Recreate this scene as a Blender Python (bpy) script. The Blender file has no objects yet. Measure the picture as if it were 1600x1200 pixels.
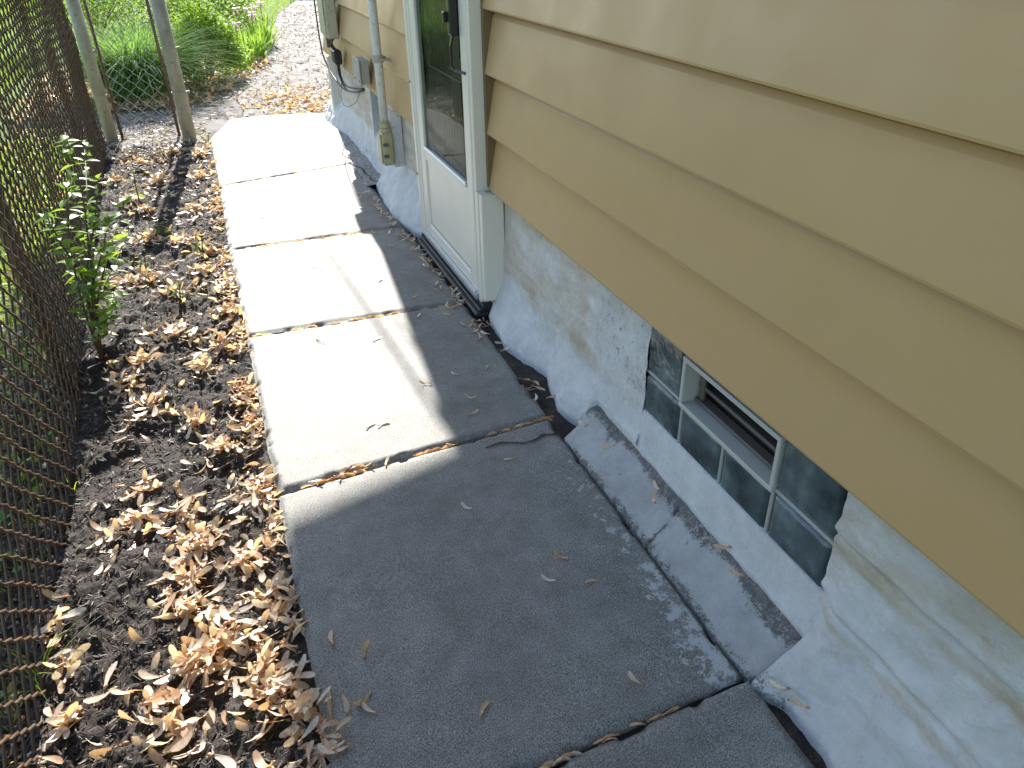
import bpy, math
import numpy as np
from mathutils import Matrix, Vector
S = 1.5                      # camera height in metres; all plan dimensions below are multiples of it
rng = np.random.default_rng(7)
scn = bpy.context.scene
COL = scn.collection

# ------------------------------------------------------------------ camera, sky, sun, exposure
cam_d = bpy.data.cameras.new('camera'); cam = bpy.data.objects.new('camera', cam_d); COL.objects.link(cam)
R = [[.93437966, -.20137493, .29390949], [-.35573891, -.48192554, .80074815], [-.01960811, -.85275783, -.52193832]]
cam.matrix_world = Matrix([[R[i][0], -R[i][1], -R[i][2], (0, 0, S)[i]] for i in range(3)] + [[0, 0, 0, 1]])
cam_d.sensor_width = 36; cam_d.lens = 26.84; cam_d.clip_start = .02; cam_d.clip_end = 800
scn.camera = cam
SUN_EL = math.radians(30); SUN_AZ = math.atan2(.087, 1)       # azimuth from +Y towards +X
w = bpy.data.worlds.new('World'); scn.world = w; w.use_nodes = True
wn = w.node_tree.nodes; bgn = wn['Background']; sky = wn.new('ShaderNodeTexSky')
sky.sky_type = 'NISHITA'; sky.sun_disc = False; sky.sun_elevation = SUN_EL; sky.sun_rotation = SUN_AZ
sky.air_density = 1.0; sky.dust_density = .6; sky.ozone_density = 1.4
hs = wn.new('ShaderNodeHueSaturation'); hs.inputs['Saturation'].default_value = .95
w.node_tree.links.new(sky.outputs[0], hs.inputs['Color']); w.node_tree.links.new(hs.outputs[0], bgn.inputs[0]); bgn.inputs[1].default_value = .105
sun_d = bpy.data.lights.new('sun', 'SUN'); sun_d.energy = 4.3; sun_d.angle = math.radians(.6); sun_d.color = (1, .945, .86)
sun = bpy.data.objects.new('sun', sun_d); COL.objects.link(sun)
tosun = Vector((math.sin(SUN_AZ)*math.cos(SUN_EL), math.cos(SUN_AZ)*math.cos(SUN_EL), math.sin(SUN_EL)))
sun.rotation_euler = tosun.to_track_quat('Z', 'Y').to_euler(); sun.location = (0, 0, 8)
scn.view_settings.view_transform = 'Standard'; scn.view_settings.look = 'None'
scn.view_settings.exposure = 1.62; scn.view_settings.gamma = 1
scn.render.engine = 'CYCLES'

# ------------------------------------------------------------------ helpers
def lin(*c): return tuple((v/255/12.92 if v/255 <= .04045 else ((v/255+.055)/1.055)**2.4) for v in c)
def tag(o, label=None, cat=None, group=None, kind=None):
    if label: o['label'] = label
    if cat: o['category'] = cat
    if group: o['group'] = group
    if kind: o['kind'] = kind
    return o
def empty(name, loc, label, cat, group=None):
    o = bpy.data.objects.new(name, None); COL.objects.link(o); o.location = [c*S for c in loc]; o.empty_display_size = .05
    bpy.context.view_layer.update()
    return tag(o, label, cat, group)
def link(name, me, mat=None, parent=None, loc=None):
    o = bpy.data.objects.new(name, me); COL.objects.link(o)
    if mat is not None and not me.materials: me.materials.append(mat)
    if parent is not None:
        o.parent = parent
        p = parent; off = Vector((0, 0, 0))
        while p is not None: off += p.location; p = p.parent
        if loc is None: o.location = -off
        else: o.location = Vector(loc)-off
    elif loc is not None: o.location = loc
    return o
def mesh_np(name, V, F, smooth=False, attrs=None):
    """V (n,3) metres, F (m,k) array or list of arrays with different k"""
    V = np.asarray(V, np.float32)
    Fs = F if isinstance(F, list) else [F]
    Fs = [np.asarray(f, np.int32) for f in Fs if len(f)]
    me = bpy.data.meshes.new(name)
    me.vertices.add(len(V)); me.vertices.foreach_set('co', V.ravel())
    loops = np.concatenate([f.ravel() for f in Fs]); tot = np.concatenate([np.full(len(f), f.shape[1], np.int32) for f in Fs])
    me.loops.add(len(loops)); me.loops.foreach_set('vertex_index', loops)
    me.polygons.add(len(tot)); st = np.concatenate([[0], np.cumsum(tot)[:-1]]).astype(np.int32)
    me.polygons.foreach_set('loop_start', st); me.polygons.foreach_set('loop_total', tot)
    me.polygons.foreach_set('use_smooth', np.full(len(tot), bool(smooth)))
    if attrs is not None:
        a = me.attributes.new('tint', 'FLOAT_COLOR', 'POINT')
        A = np.ones((len(V), 4), np.float32); A[:, :3] = attrs; a.data.foreach_set('color', A.ravel())
    me.update(calc_edges=True); me.validate()
    return me
def _h(i, j, s):
    n = (i*374761393 + j*668265263 + s*1442695041) & 0xffffffff
    n = ((n ^ (n >> 13))*1274126177) & 0xffffffff
    return ((n ^ (n >> 16)) & 0xffff)/65535.
def vn(x, y, s=0):
    x = np.asarray(x, float); y = np.asarray(y, float)
    i = np.floor(x).astype(np.int64); j = np.floor(y).astype(np.int64); fx = x-i; fy = y-j
    fx = fx*fx*(3-2*fx); fy = fy*fy*(3-2*fy)
    return (_h(i, j, s)*(1-fx)+_h(i+1, j, s)*fx)*(1-fy)+(_h(i, j+1, s)*(1-fx)+_h(i+1, j+1, s)*fx)*fy
def fbm(x, y, o=4, s=0):
    t = 0; a = .5; n = 0
    for k in range(o): t = t+a*vn(x*2**k, y*2**k, s+k*17); n += a; a *= .5
    return t/n
def ss(a, b, x): t = np.clip((x-a)/(b-a), 0, 1); return t*t*(3-2*t)
def gridF(nu, nv, flip=False):
    i = np.arange(nu-1)[:, None]*nv+np.arange(nv-1)[None]; i = i.ravel()
    f = np.stack([i, i+nv, i+nv+1, i+1], 1)
    return f[:, ::-1] if flip else f
class MB:
    """collects boxes, tubes and prisms (coordinates in multiples of S) into one mesh"""
    def __init__(s): s.V = []; s.F = {}; s.n = 0
    def add(s, V, F):
        V = np.asarray(V, float)
        for f in F: s.F.setdefault(len(f), []).append([a+s.n for a in f])
        s.V.append(V); s.n += len(V); return s
    def box(s, a, b, bev=.002):
        x0, y0, z0 = a; x1, y1, z1 = b
        if x0 > x1: x0, x1 = x1, x0
        if y0 > y1: y0, y1 = y1, y0
        if z0 > z1: z0, z1 = z1, z0
        e = min(bev, .3*min(x1-x0, y1-y0, z1-z0))
        # chamfered box: 24 verts
        V = []; idx = {}
        for cx in (0, 1):
            for cy in (0, 1):
                for cz in (0, 1):
                    for ax in range(3):
                        p = [(x0, x1)[cx], (y0, y1)[cy], (z0, z1)[cz]]
                        sg = [(1, -1)[cx], (1, -1)[cy], (1, -1)[cz]]
                        for k in range(3):
                            if k != ax: p[k] += sg[k]*e
                        idx[(cx, cy, cz, ax)] = len(V); V.append(p)
        c = np.array([(x0+x1)/2, (y0+y1)/2, (z0+z1)/2]); F = []
        def put(f):
            P = np.array([V[i] for i in f]); n = np.cross(P[1]-P[0], P[2]-P[0])
            if n @ (P.mean(0)-c) < 0: f = f[::-1]
            F.append(f)
        for ax in range(3):
            o = [k for k in range(3) if k != ax]
            for d in (0, 1):
                q = []
                for a1, a2 in ((0, 0), (1, 0), (1, 1), (0, 1)):
                    t = [0, 0, 0]; t[ax] = d; t[o[0]] = a1; t[o[1]] = a2; q.append(idx[(*t, ax)])
                put(q)
            for a1 in (0, 1):
                for a2 in (0, 1):
                    t0 = [0, 0, 0]; t0[o[0]] = a1; t0[o[1]] = a2; t1 = list(t0); t1[ax] = 1
                    put([idx[(*t0, o[0])], idx[(*t1, o[0])], idx[(*t1, o[1])], idx[(*t0, o[1])]])
        for cx in (0, 1):
            for cy in (0, 1):
                for cz in (0, 1): put([idx[(cx, cy, cz, k)] for k in range(3)])
        return s.add(V, F)
    def tube(s, pts, r, n=8, cap=True):
        P = np.array(pts, float); r = np.broadcast_to(np.asarray(r, float), (len(P),))
        T = np.gradient(P, axis=0); T /= np.linalg.norm(T, axis=1)[:, None]+1e-12
        up = np.array([0, 0, 1.]) if abs(T[0, 2]) < .9 else np.array([1., 0, 0])
        A = np.cross(T[0], up); A /= np.linalg.norm(A); V = []
        for k in range(len(P)):
            A = A-T[k]*(A@T[k]); A /= np.linalg.norm(A); B = np.cross(T[k], A)
            for j in range(n):
                t = 2*math.pi*j/n; V.append(P[k]+r[k]*(math.cos(t)*A+math.sin(t)*B))
        F = []
        for k in range(len(P)-1):
            for j in range(n): F.append([k*n+j, k*n+(j+1) % n, (k+1)*n+(j+1) % n, (k+1)*n+j])
        if cap: F.append(list(range(n))[::-1]); F.append([(len(P)-1)*n+j for j in range(n)])
        return s.add(V, F)
    def build(s, name, mat, parent=None, smooth=False):
        V = np.concatenate(s.V)*S
        me = mesh_np(name, V, [np.array(f) for f in s.F.values()], smooth)
        o = link(name, me, mat, parent)
        if parent is None:
            c = np.array([(V[:, 0].min()+V[:, 0].max())/2, (V[:, 1].min()+V[:, 1].max())/2, V[:, 2].min()])
            me.transform(Matrix.Translation(-Vector(c))); o.location = c
        return o

# ------------------------------------------------------------------ materials
class M:
    def __init__(s, name, rough=.7, spec=.5):
        s.m = bpy.data.materials.new(name); s.m.use_nodes = True; s.t = s.m.node_tree; s.N = s.t.nodes; s.L = s.t.links
        s.b = s.N['Principled BSDF']; s.b.inputs['Roughness'].default_value = rough; s.b.inputs['Specular IOR Level'].default_value = spec
        s.co = s.N.new('ShaderNodeTexCoord').outputs['Object']
    def noise(s, scale, detail=4, rough=.6, vec=None, out=0, stretch=None):
        n = s.N.new('ShaderNodeTexNoise'); n.inputs['Scale'].default_value = scale; n.inputs['Detail'].default_value = detail; n.inputs['Roughness'].default_value = rough
        v = vec or s.co
        if stretch:
            mp = s.N.new('ShaderNodeMapping'); mp.inputs['Scale'].default_value = stretch; s.L.new(v, mp.inputs[0]); v = mp.outputs[0]
        s.L.new(v, n.inputs['Vector']); return n.outputs[out]
    def vor(s, scale, feat='F1', out='Distance'):
        n = s.N.new('ShaderNodeTexVoronoi'); n.feature = feat; n.inputs['Scale'].default_value = scale; s.L.new(s.co, n.inputs['Vector']); return n.outputs[out]
    def ramp(s, fac, stops):
        n = s.N.new('ShaderNodeValToRGB'); e = n.color_ramp.elements
        while len(e) < len(stops): e.new(.5)
        for k, (p, c) in enumerate(stops): e[k].position = p; e[k].color = (*c, 1) if hasattr(c, '__len__') else (c, c, c, 1)
        s.L.new(fac, n.inputs[0]); return n.outputs[0]
    def mix(s, fac, a, b, mode='MIX'):
        n = s.N.new('ShaderNodeMix'); n.data_type = 'RGBA'; n.blend_type = mode
        for k, v in ((0, fac), (6, a), (7, b)):
            if isinstance(v, bpy.types.NodeSocket): s.L.new(v, n.inputs[k])
            else: n.inputs[k].default_value = v if k == 0 else (*v, 1)
        return n.outputs[2]
    def math(s, op, a, b=0., c=None):
        n = s.N.new('ShaderNodeMath'); n.operation = op
        for k, v in enumerate((a, b) if c is None else (a, b, c)):
            if isinstance(v, bpy.types.NodeSocket): s.L.new(v, n.inputs[k])
            else: n.inputs[k].default_value = v
        return n.outputs[0]
    def attr(s):
        a = s.N.new('ShaderNodeAttribute'); a.attribute_name = 'tint'; sp = s.N.new('ShaderNodeSeparateColor'); s.L.new(a.outputs['Color'], sp.inputs[0]); return sp.outputs
    def color(s, c):
        if isinstance(c, bpy.types.NodeSocket): s.L.new(c, s.b.inputs['Base Color'])
        else: s.b.inputs['Base Color'].default_value = (*c, 1)
        return s
    def bump(s, h, strength=.3, dist=.005):
        n = s.N.new('ShaderNodeBump'); n.inputs['Strength'].default_value = strength; n.inputs['Distance'].default_value = dist
        s.L.new(h, n.inputs['Height'])
        prev = s.b.inputs['Normal'].links
        if prev: s.L.new(prev[0].from_socket, n.inputs['Normal'])
        s.L.new(n.outputs[0], s.b.inputs['Normal']); return s
    def rough(s, v): s.L.new(v, s.b.inputs['Roughness']); return s
def plain(name, c, rough=.5, var=.12, scale=8, bump=.1, metal=0, spec=.5):
    m = M(name, rough, spec); n = m.noise(scale, 5)
    m.color(m.mix(n, tuple(v*(1-var*1.6) for v in c), tuple(min(1, v*(1+var)) for v in c)))
    m.bump(m.noise(scale*12, 3), bump, .002); m.b.inputs['Metallic'].default_value = metal
    return m.m

# concrete of the walk: aggregate speckle, stains, lime smears carried by the mesh attribute (R lime, G dirt)
m = M('concrete', .62, .45); a = m.attr()
base = m.ramp(m.noise(2.2, 5), [(.3, (.175, .174, .160)), (.7, (.255, .250, .230))])
sp = m.ramp(m.noise(300, 3, .9), [(.36, (.22,)*3), (.5, (1,)*3), (.64, (2.1,)*3)])
mott = m.ramp(m.noise(11, 6, .75), [(.35, (.80, .79, .76)), (.65, (1.14, 1.14, 1.15))])
c = m.mix(1., m.mix(1., base, mott, 'MULTIPLY'), sp, 'MULTIPLY')
c = m.mix(m.ramp(m.vor(150), [(.08, .9), (.16, 0.)]), c, (.62, .61, .58))
pit = m.ramp(m.vor(37), [(.035, 1.), (.07, 0.)])
pitm = m.math('MULTIPLY', pit, m.ramp(m.noise(21, 2), [(.5, 0.), (.6, 1.)]))
c = m.mix(pitm, c, (.07, .065, .055))
lime = m.math('ADD', a[0], m.math('MULTIPLY', m.math('SUBTRACT', m.noise(30, 8, .8), .5), 1.9))
c = m.mix(m.ramp(lime, [(.48, 0.), (.56, .75)]), c, (.58, .60, .60))
c = m.mix(m.ramp(m.math('ADD', a[1], m.math('MULTIPLY', m.math('SUBTRACT', m.noise(40, 5, .7), .5), .8)), [(.35, 0.), (.8, .85)]), c, (.07, .062, .05))
m.color(c); m.bump(m.noise(260, 3, .8), .55, .0025); m.bump(m.noise(9, 4), .1, .008); CONC = m.m

# painted, worn mortar and masonry (R bare amount, G warm stain amount, B dark mould amount)
def paintmat(name, w0, w1, b0=.12, b1=.26):
    m = M(name, .6, .4); a = m.attr()
    white = m.ramp(m.noise(7, 7, .75), [(.3, (w0, w0, w0*.97)), (.65, (w1, w1, w1*.98))])
    stain = m.ramp(m.noise(12, 6, .7, stretch=(1, .45, 1.5)), [(.35, (.50, .42, .30)), (.65, (.66, .60, .49))])
    sf = m.ramp(m.math('ADD', a[1], m.math('MULTIPLY', m.math('SUBTRACT', m.noise(9, 7, .75, stretch=(1, .5, 1.4)), .5), 1.6)), [(.38, 0.), (.75, 1.)])
    c = m.mix(sf, white, stain)
    bare = m.ramp(m.noise(50, 6, .75), [(.35, (b0, b0*.97, b0*.9)), (.65, (b1, b1*.98, b1*.94))])
    bf = m.ramp(m.math('ADD', a[0], m.math('ADD', m.math('MULTIPLY', m.math('SUBTRACT', m.noise(34, 10, .85), .5), 2.1), m.math('MULTIPLY', m.math('SUBTRACT', m.noise(190, 3, .8), .5), 1.1))), [(.48, 0.), (.64, 1.)])
    c = m.mix(bf, c, bare)
    mf = m.ramp(m.math('ADD', a[2], m.math('MULTIPLY', m.math('SUBTRACT', m.noise(70, 9, .85), .5), 1.7)), [(.58, 0.), (.70, .9)])
    c = m.mix(mf, c, (.04, .04, .038))
    m.color(c); m.bump(m.math('MULTIPLY', bf, -1.), .5, .002); m.bump(m.noise(45, 8, .8), 1., .009); m.bump(m.noise(16, 5, .6), .55, .014); return m.m
PAINT = paintmat('worn_white_paint', .60, .80); STRIPM = paintmat('worn_grey_mortar', .37, .56, .10, .22)

# lap siding: smooth tan vinyl/aluminium, faint dents and dust
m = M('tan_siding', .42, .4)
c = m.ramp(m.noise(1.3, 4), [(.3, (.455, .290, .132)), (.7, (.495, .318, .148))])
c = m.mix(m.ramp(m.noise(3.2, 6, .7, stretch=(1, .35, 2)), [(.45, 0.), (.8, .3)]), c, (.48, .335, .18))
c = m.mix(m.ramp(m.vor(6), [(.006, 1.), (.012, 0.)]), c, (.12, .09, .06))
m.color(c); m.bump(m.noise(2.2, 2, stretch=(1, .4, 1)), .25, .02); m.bump(m.noise(420, 2), .12, .001)
m.rough(m.ramp(m.noise(5, 4), [(.3, .36), (.7, .55)])); SIDING = m.m

WHITEP = plain('white_door_paint', (.74, .70, .60), .38, .06, 5, .12)
TRIMP = plain('tan_trim', (.47, .34, .16), .45, .1, 6, .1)
BROWNG = plain('brown_channel', (.20, .13, .06), .6, .2)
BLACK = plain('black_rubber', (.018, .018, .02), .45, .3, 20, .3)
BLACKM = plain('black_metal', (.015, .015, .017), .3, .2, 20, .1)
ALU = plain('dull_aluminium', (.55, .58, .6), .35, .1, 30, .15, metal=.7)
# galvanised, lichened metal
def galv(name, ca, cb, cc, metal=.35):
    m = M(name, .5, .5); n = m.noise(9, 6, .7, stretch=(1, 1, .35)); c = m.ramp(n, [(.35, ca), (.6, cb)])
    c = m.mix(m.ramp(m.noise(30, 6, .75), [(.55, 0.), (.66, .8)]), c, cc)
    m.color(c); m.bump(m.noise(90, 5), .35, .002); m.b.inputs['Metallic'].default_value = metal; return m.m
GALV = galv('weathered_galvanised_post', (.29, .28, .19), (.46, .44, .34), (.15, .18, .08), .05)
CONDUIT = galv('peeling_painted_pipe', (.56, .56, .53), (.72, .71, .66), (.22, .23, .24), 0)
BOXGREY = galv('grey_box_paint', (.38, .37, .33), (.46, .45, .40), (.25, .22, .17), .1)
METERT = galv('tan_box_paint', (.40, .39, .28), (.50, .48, .35), (.27, .22, .15), .1)
LBT = galv('ochre_fitting_paint', (.40, .35, .19), (.55, .50, .33), (.18, .15, .1), .1)
WIRE = galv('brown_fence_wire', (.060, .034, .020), (.115, .068, .040), (.17, .13, .10), .1)
WIREG = galv('grey_gate_wire', (.22, .23, .22), (.36, .37, .36), (.1, .09, .08), .4)

m = M('dark_mulch_soil', .8, .3)
c = m.ramp(m.noise(14, 6, .75), [(.32, (.026, .021, .018)), (.55, (.068, .056, .049)), (.75, (.13, .108, .092))])
c = m.mix(1., c, m.ramp(m.noise(160, 4, .8), [(.3, (.35,)*3), (.7, (2.0,)*3)]), 'MULTIPLY')
m.color(c); m.bump(m.noise(70, 8, .8), 1., .012); m.bump(m.noise(300, 4, .8), .8, .004); SOIL = m.m
m = M('trodden_path_soil', .85, .3)
c = m.ramp(m.noise(3, 6, .7), [(.36, (.085, .075, .068)), (.52, (.20, .185, .172)), (.7, (.32, .30, .285))])
c = m.mix(1., c, m.ramp(m.noise(90, 5, .8), [(.3, (.4,)*3), (.7, (1.6,)*3)]), 'MULTIPLY')
m.color(c); m.bump(m.noise(50, 7, .8), .9, .012); PATH = m.m
m = M('lawn_soil', .9, .2)
c = m.ramp(m.noise(6, 6, .7), [(.35, (.07, .12, .02)), (.6, (.15, .25, .035))])
c = m.mix(m.ramp(m.noise(22, 5, .7), [(.56, 0.), (.7, .7)]), c, (.10, .075, .045))
m.color(c); m.bump(m.noise(60, 6), 1., .02); LAWN = m.m

def leafmat(name, ca, cb, trans=.45, rough=.45, edge=None, spec=.4):
    m = M(name, rough, spec); a = m.attr()
    c = m.mix(a[0], ca, cb)
    c = m.mix(1., c, m.ramp(m.noise(130, 4, .7), [(.3, (.72,)*3), (.7, (1.15,)*3)]), 'MULTIPLY')
    if edge: c = m.mix(m.ramp(a[1], [(.0, 1.), (.3, 0.)]), c, edge)
    m.color(c)
    tr = m.N.new('ShaderNodeBsdfTranslucent'); m.L.new(m.mix(1., c, (1.25, 1.1, .7), 'MULTIPLY'), tr.inputs[0])
    mx = m.N.new('ShaderNodeMixShader'); mx.inputs[0].default_value = trans
    m.L.new(m.b.outputs[0], mx.inputs[1]); m.L.new(tr.outputs[0], mx.inputs[2]); m.L.new(mx.outputs[0], m.N['Material Output'].inputs[0])
    m.bump(m.noise(200, 3), .3, .001)
    return m.m
SEED = leafmat('dry_maple_seed', (.68, .46, .28), (.96, .91, .80), .42, .34, (.55, .33, .17), .8)
LITTER = leafmat('pale_litter', (.30, .22, .16), (.70, .64, .56), .2, .6)
SHRUB = leafmat('young_leaf', (.10, .24, .04), (.30, .46, .09), .5)
GRASSB = leafmat('lawn_blade', (.15, .30, .025), (.32, .48, .05), .5)
TALLG = leafmat('ornamental_blade', (.10, .26, .06), (.30, .50, .17), .5, .75, None, .15)
BUSHL = leafmat('bush_leaf', (.13, .30, .03), (.36, .54, .07), .5, .6, None, .2)
IRISL = leafmat('iris_blade', (.14, .33, .05), (.34, .54, .10), .5, .6, None, .2)
PETAL = leafmat('pale_petal', (.55, .42, .6), (.75, .62, .75), .5)
STEM = plain('brown_stem', (.10, .055, .03), .6, .2)
BARK = plain('grey_bark', (.11, .085, .06), .9, .3, 6, 1.)
CHIP = leafmat('mulch_sliver', (.032, .025, .020), (.22, .17, .14), .0, .6)

# ------------------------------------------------------------------ scattered templates
def inst(T, TF, TA, P, Rm, sc, tint):
    """T (k,3) template in metres, P (n,3), Rm (n,3,3), sc (n,) or (n,3)"""
    n = len(P); k = len(T); sc = np.asarray(sc, float)
    if sc.ndim == 1: sc = sc[:, None].repeat(3, 1)
    V = np.einsum('nij,nkj->nki', Rm, T[None]*sc[:, None, :])+P[:, None]
    A = np.empty((n, k, 3)); A[:, :, 0] = tint[:, None]; A[:, :, 1:] = TA[None]
    F = [(np.asarray(f)[None]+(np.arange(n)*k)[:, None, None]).reshape(-1, np.asarray(f).shape[1]) for f in TF]
    return V.reshape(-1, 3), F, A.reshape(-1, 3)
def rot(yaw, pitch, roll):
    cy, sy, cp, sp_, cr, sr = np.cos(yaw), np.sin(yaw), np.cos(pitch), np.sin(pitch), np.cos(roll), np.sin(roll)
    o = np.zeros_like(cy); l = np.ones_like(cy)
    Z = np.stack([cy, -sy, o, sy, cy, o, o, o, l], -1).reshape(-1, 3, 3)
    Yr = np.stack([cp, o, sp_, o, l, o, -sp_, o, cp], -1).reshape(-1, 3, 3)
    X = np.stack([l, o, o, o, cr, -sr, o, sr, cr], -1).reshape(-1, 3, 3)
    return Z@Yr@X
def samara(curl=.3, twist=.2):
    """one winged maple seed lying along +X, origin near its middle, about 6.5 cm"""
    L = .070; nx = 9; u = np.linspace(0, 1, nx); V = []; A = []
    half = L*(.040+.102*np.sin(np.clip(u, 0, 1)**1.6*np.pi*.86)**.9); half[-1] = L*.05; half[0] = L*.05
    mid = L*.11*np.sin(u*np.pi*.9)
    for i in range(nx):
        for j, v in enumerate((-1, -.35, .35, 1)):
            z = curl*L*.35*(u[i]-.45)**2*2+twist*half[i]*v*(u[i]-.3)+.0012*(j in (0,))+.001*((i+j) % 2)
            V.append([(u[i]-.5)*L, mid[i]+half[i]*v, z+.002]); A.append([abs(1-abs(v)) if v > 0 else .0 if v == -1 else 1, u[i]])
    F4 = gridF(nx, 4).tolist()
    # nutlet: small flattened ellipsoid
    b = len(V); c = np.array([-.46*L, 0, .004]); n = 7
    V.append(c+[-.0085, 0, 0]); A.append([0, 0])
    for k in (-.5, .5):
        for j in range(n):
            t = 2*math.pi*j/n; V.append(c+[.0085*k, .0046*math.cos(t), .0034*math.sin(t)]); A.append([0, 0])
    V.append(c+[.0085, 0, 0]); A.append([0, 0])
    for j in range(n): F4.append([b+1+j, b+1+(j+1) % n, b+1+n+(j+1) % n, b+1+n+j])
    F3 = [[b, b+1+(j+1) % n, b+1+j] for j in range(n)]+[[b+2*n+1, b+1+n+j, b+1+n+(j+1) % n] for j in range(n)]
    return np.array(V), [np.array(F4), np.array(F3)], np.array(A)
SAM = [samara(c, t) for c, t in ((.1, .15), (.5, -.3), (.9, .5), (-.4, .3), (.3, -.6), (1.3, .1))]
def leaf_t(L=.05, W=.4, fold=.25, droop=.2):
    u = np.linspace(0, 1, 6); V = []; A = []
    for i in range(6):
        h = L*W*.5*math.sin(math.pi*min(1, u[i]**.85))**.8 if 0 < i < 5 else .0006
        for v in (-1, 0, 1): V.append([u[i]*L, v*h, abs(v)*h*fold-droop*L*u[i]**2]); A.append([1, u[i]])
    return np.array(V), [gridF(6, 3)], np.array(A)
def blade_t(n=6, W=.006, bend=.5):
    u = np.linspace(0, 1, n); V = []; A = []
    for i in range(n):
        h = W*.5*(1-u[i]**2.5)+.0003
        for v in (-1, 1): V.append([bend*u[i]**2.2, v*h, u[i]*(1-.35*bend*u[i]**2)]); A.append([1, u[i]])
    return np.array(V), [gridF(n, 2)], np.array(A)

FX = lambda y: -.43-.040*(y-.9)      # line of the fence
# ------------------------------------------------------------------ ground
g = 120
X, Y = np.meshgrid(np.concatenate([-np.geomspace(g, .5, 14), np.linspace(-.3, .3, 3), np.geomspace(.5, g, 14)]), np.concatenate([-np.geomspace(g, 2, 10), np.linspace(-1, 16, 18), np.geomspace(20, g, 10)]), indexing='ij')
ground = mesh_np('ground', np.stack([X*S, Y*S, np.full_like(X, -.060*S)], -1).reshape(-1, 3), gridF(*X.shape))
tag(link('ground', ground, LAWN), kind='structure')

def bedz(x, y):
    z = -.030+.050*(fbm(x*5, y*5, 4, 3)-.5)+.026*(fbm(x*22, y*22, 3, 9)-.5)+.016*(fbm(x*70, y*70, 3, 31)-.5)
    for cx, cy, r, d in ((-.208, 2.39, .05, .05), (-.277, 1.63, .07, .045), (-.41, 1.56, .07, .05), (-.45, 2.0, .08, .03)): z = z-d*np.exp(-((x-cx)**2+(y-cy)**2)/r**2)
    z = z*(1-.5*ss(-.08, -.05, x))          # levels out against the slab edge
    return np.maximum(z, -.052+.004*fbm(x*50, y*50, 2, 4))-.05*ss(4.75, 5.3, y)
xs = np.linspace(-.70, .0, 190); ys = np.concatenate([np.linspace(.3, 2.2, 480), np.linspace(2.21, 5.6, 330)])
X, Y = np.meshgrid(xs, ys, indexing='ij')
bed = mesh_np('soil_bed', np.stack([X*S, Y*S, bedz(X, Y)*S], -1).reshape(-1, 3), gridF(*X.shape), True)
tag(link('soil_bed', bed, SOIL), kind='structure')
def pathz(x, y): return -.018+.018*(fbm(x*4, y*4, 4, 5)-.5)+.006*(fbm(x*30, y*30, 2, 8)-.5)
def path_l(y): return np.interp(y, [4.3, 5.5, 6.5, 7.3, 9, 12, 16], [-.62, -.9, -.75, .0, .55, 1.15, 2.2])
def path_r(y): return np.interp(y, [4.3, 5.0, 6, 7.3, 9.6, 12, 16], [.64, .8, 1.4, 1.6, 1.9, 2.3, 3.2])
V = []; ny = 260; nx = 70
for y in np.linspace(4.35, 15, ny):
    for u in np.linspace(0, 1, nx):
        x = path_l(y)*(1-u)+path_r(y)*u; V.append([x, y, 0])
V = np.array(V); ed = np.tile(np.minimum(np.linspace(0, 1, nx), np.linspace(1, 0, nx)), ny)
V[:, 2] = pathz(V[:, 0], V[:, 1])-.05*(1-ss(0, .04, ed))-.05*(1-ss(4.35, 4.75, V[:, 1])); V[:, 0] += .05*(fbm(V[:, 0]*3, V[:, 1]*3, 3, 44)-.5)
tag(link('path', mesh_np('path', V*S, gridF(ny, nx, True), True), PATH), kind='structure')
# planting bed under the shrubs beyond the gate
X, Y = np.meshgrid(np.linspace(-1.3, .75, 70), np.linspace(5.5, 9.5, 110), indexing='ij')
Z = -.02+.05*(fbm(X*4, Y*4, 4, 61)-.5)
k = 1-ss(0, .25, np.minimum(np.minimum(X+1.3, np.interp(Y, [5.5, 6.2, 7, 9.5], [-.1, .12, .42, .8])-X), Y-5.5)); Z = Z-.06*k
tag(link('soil_bed', mesh_np('soil_bed', np.stack([X*S, Y*S, Z*S], -1).reshape(-1, 3), gridF(*X.shape), True), SOIL), kind='structure')

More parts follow.
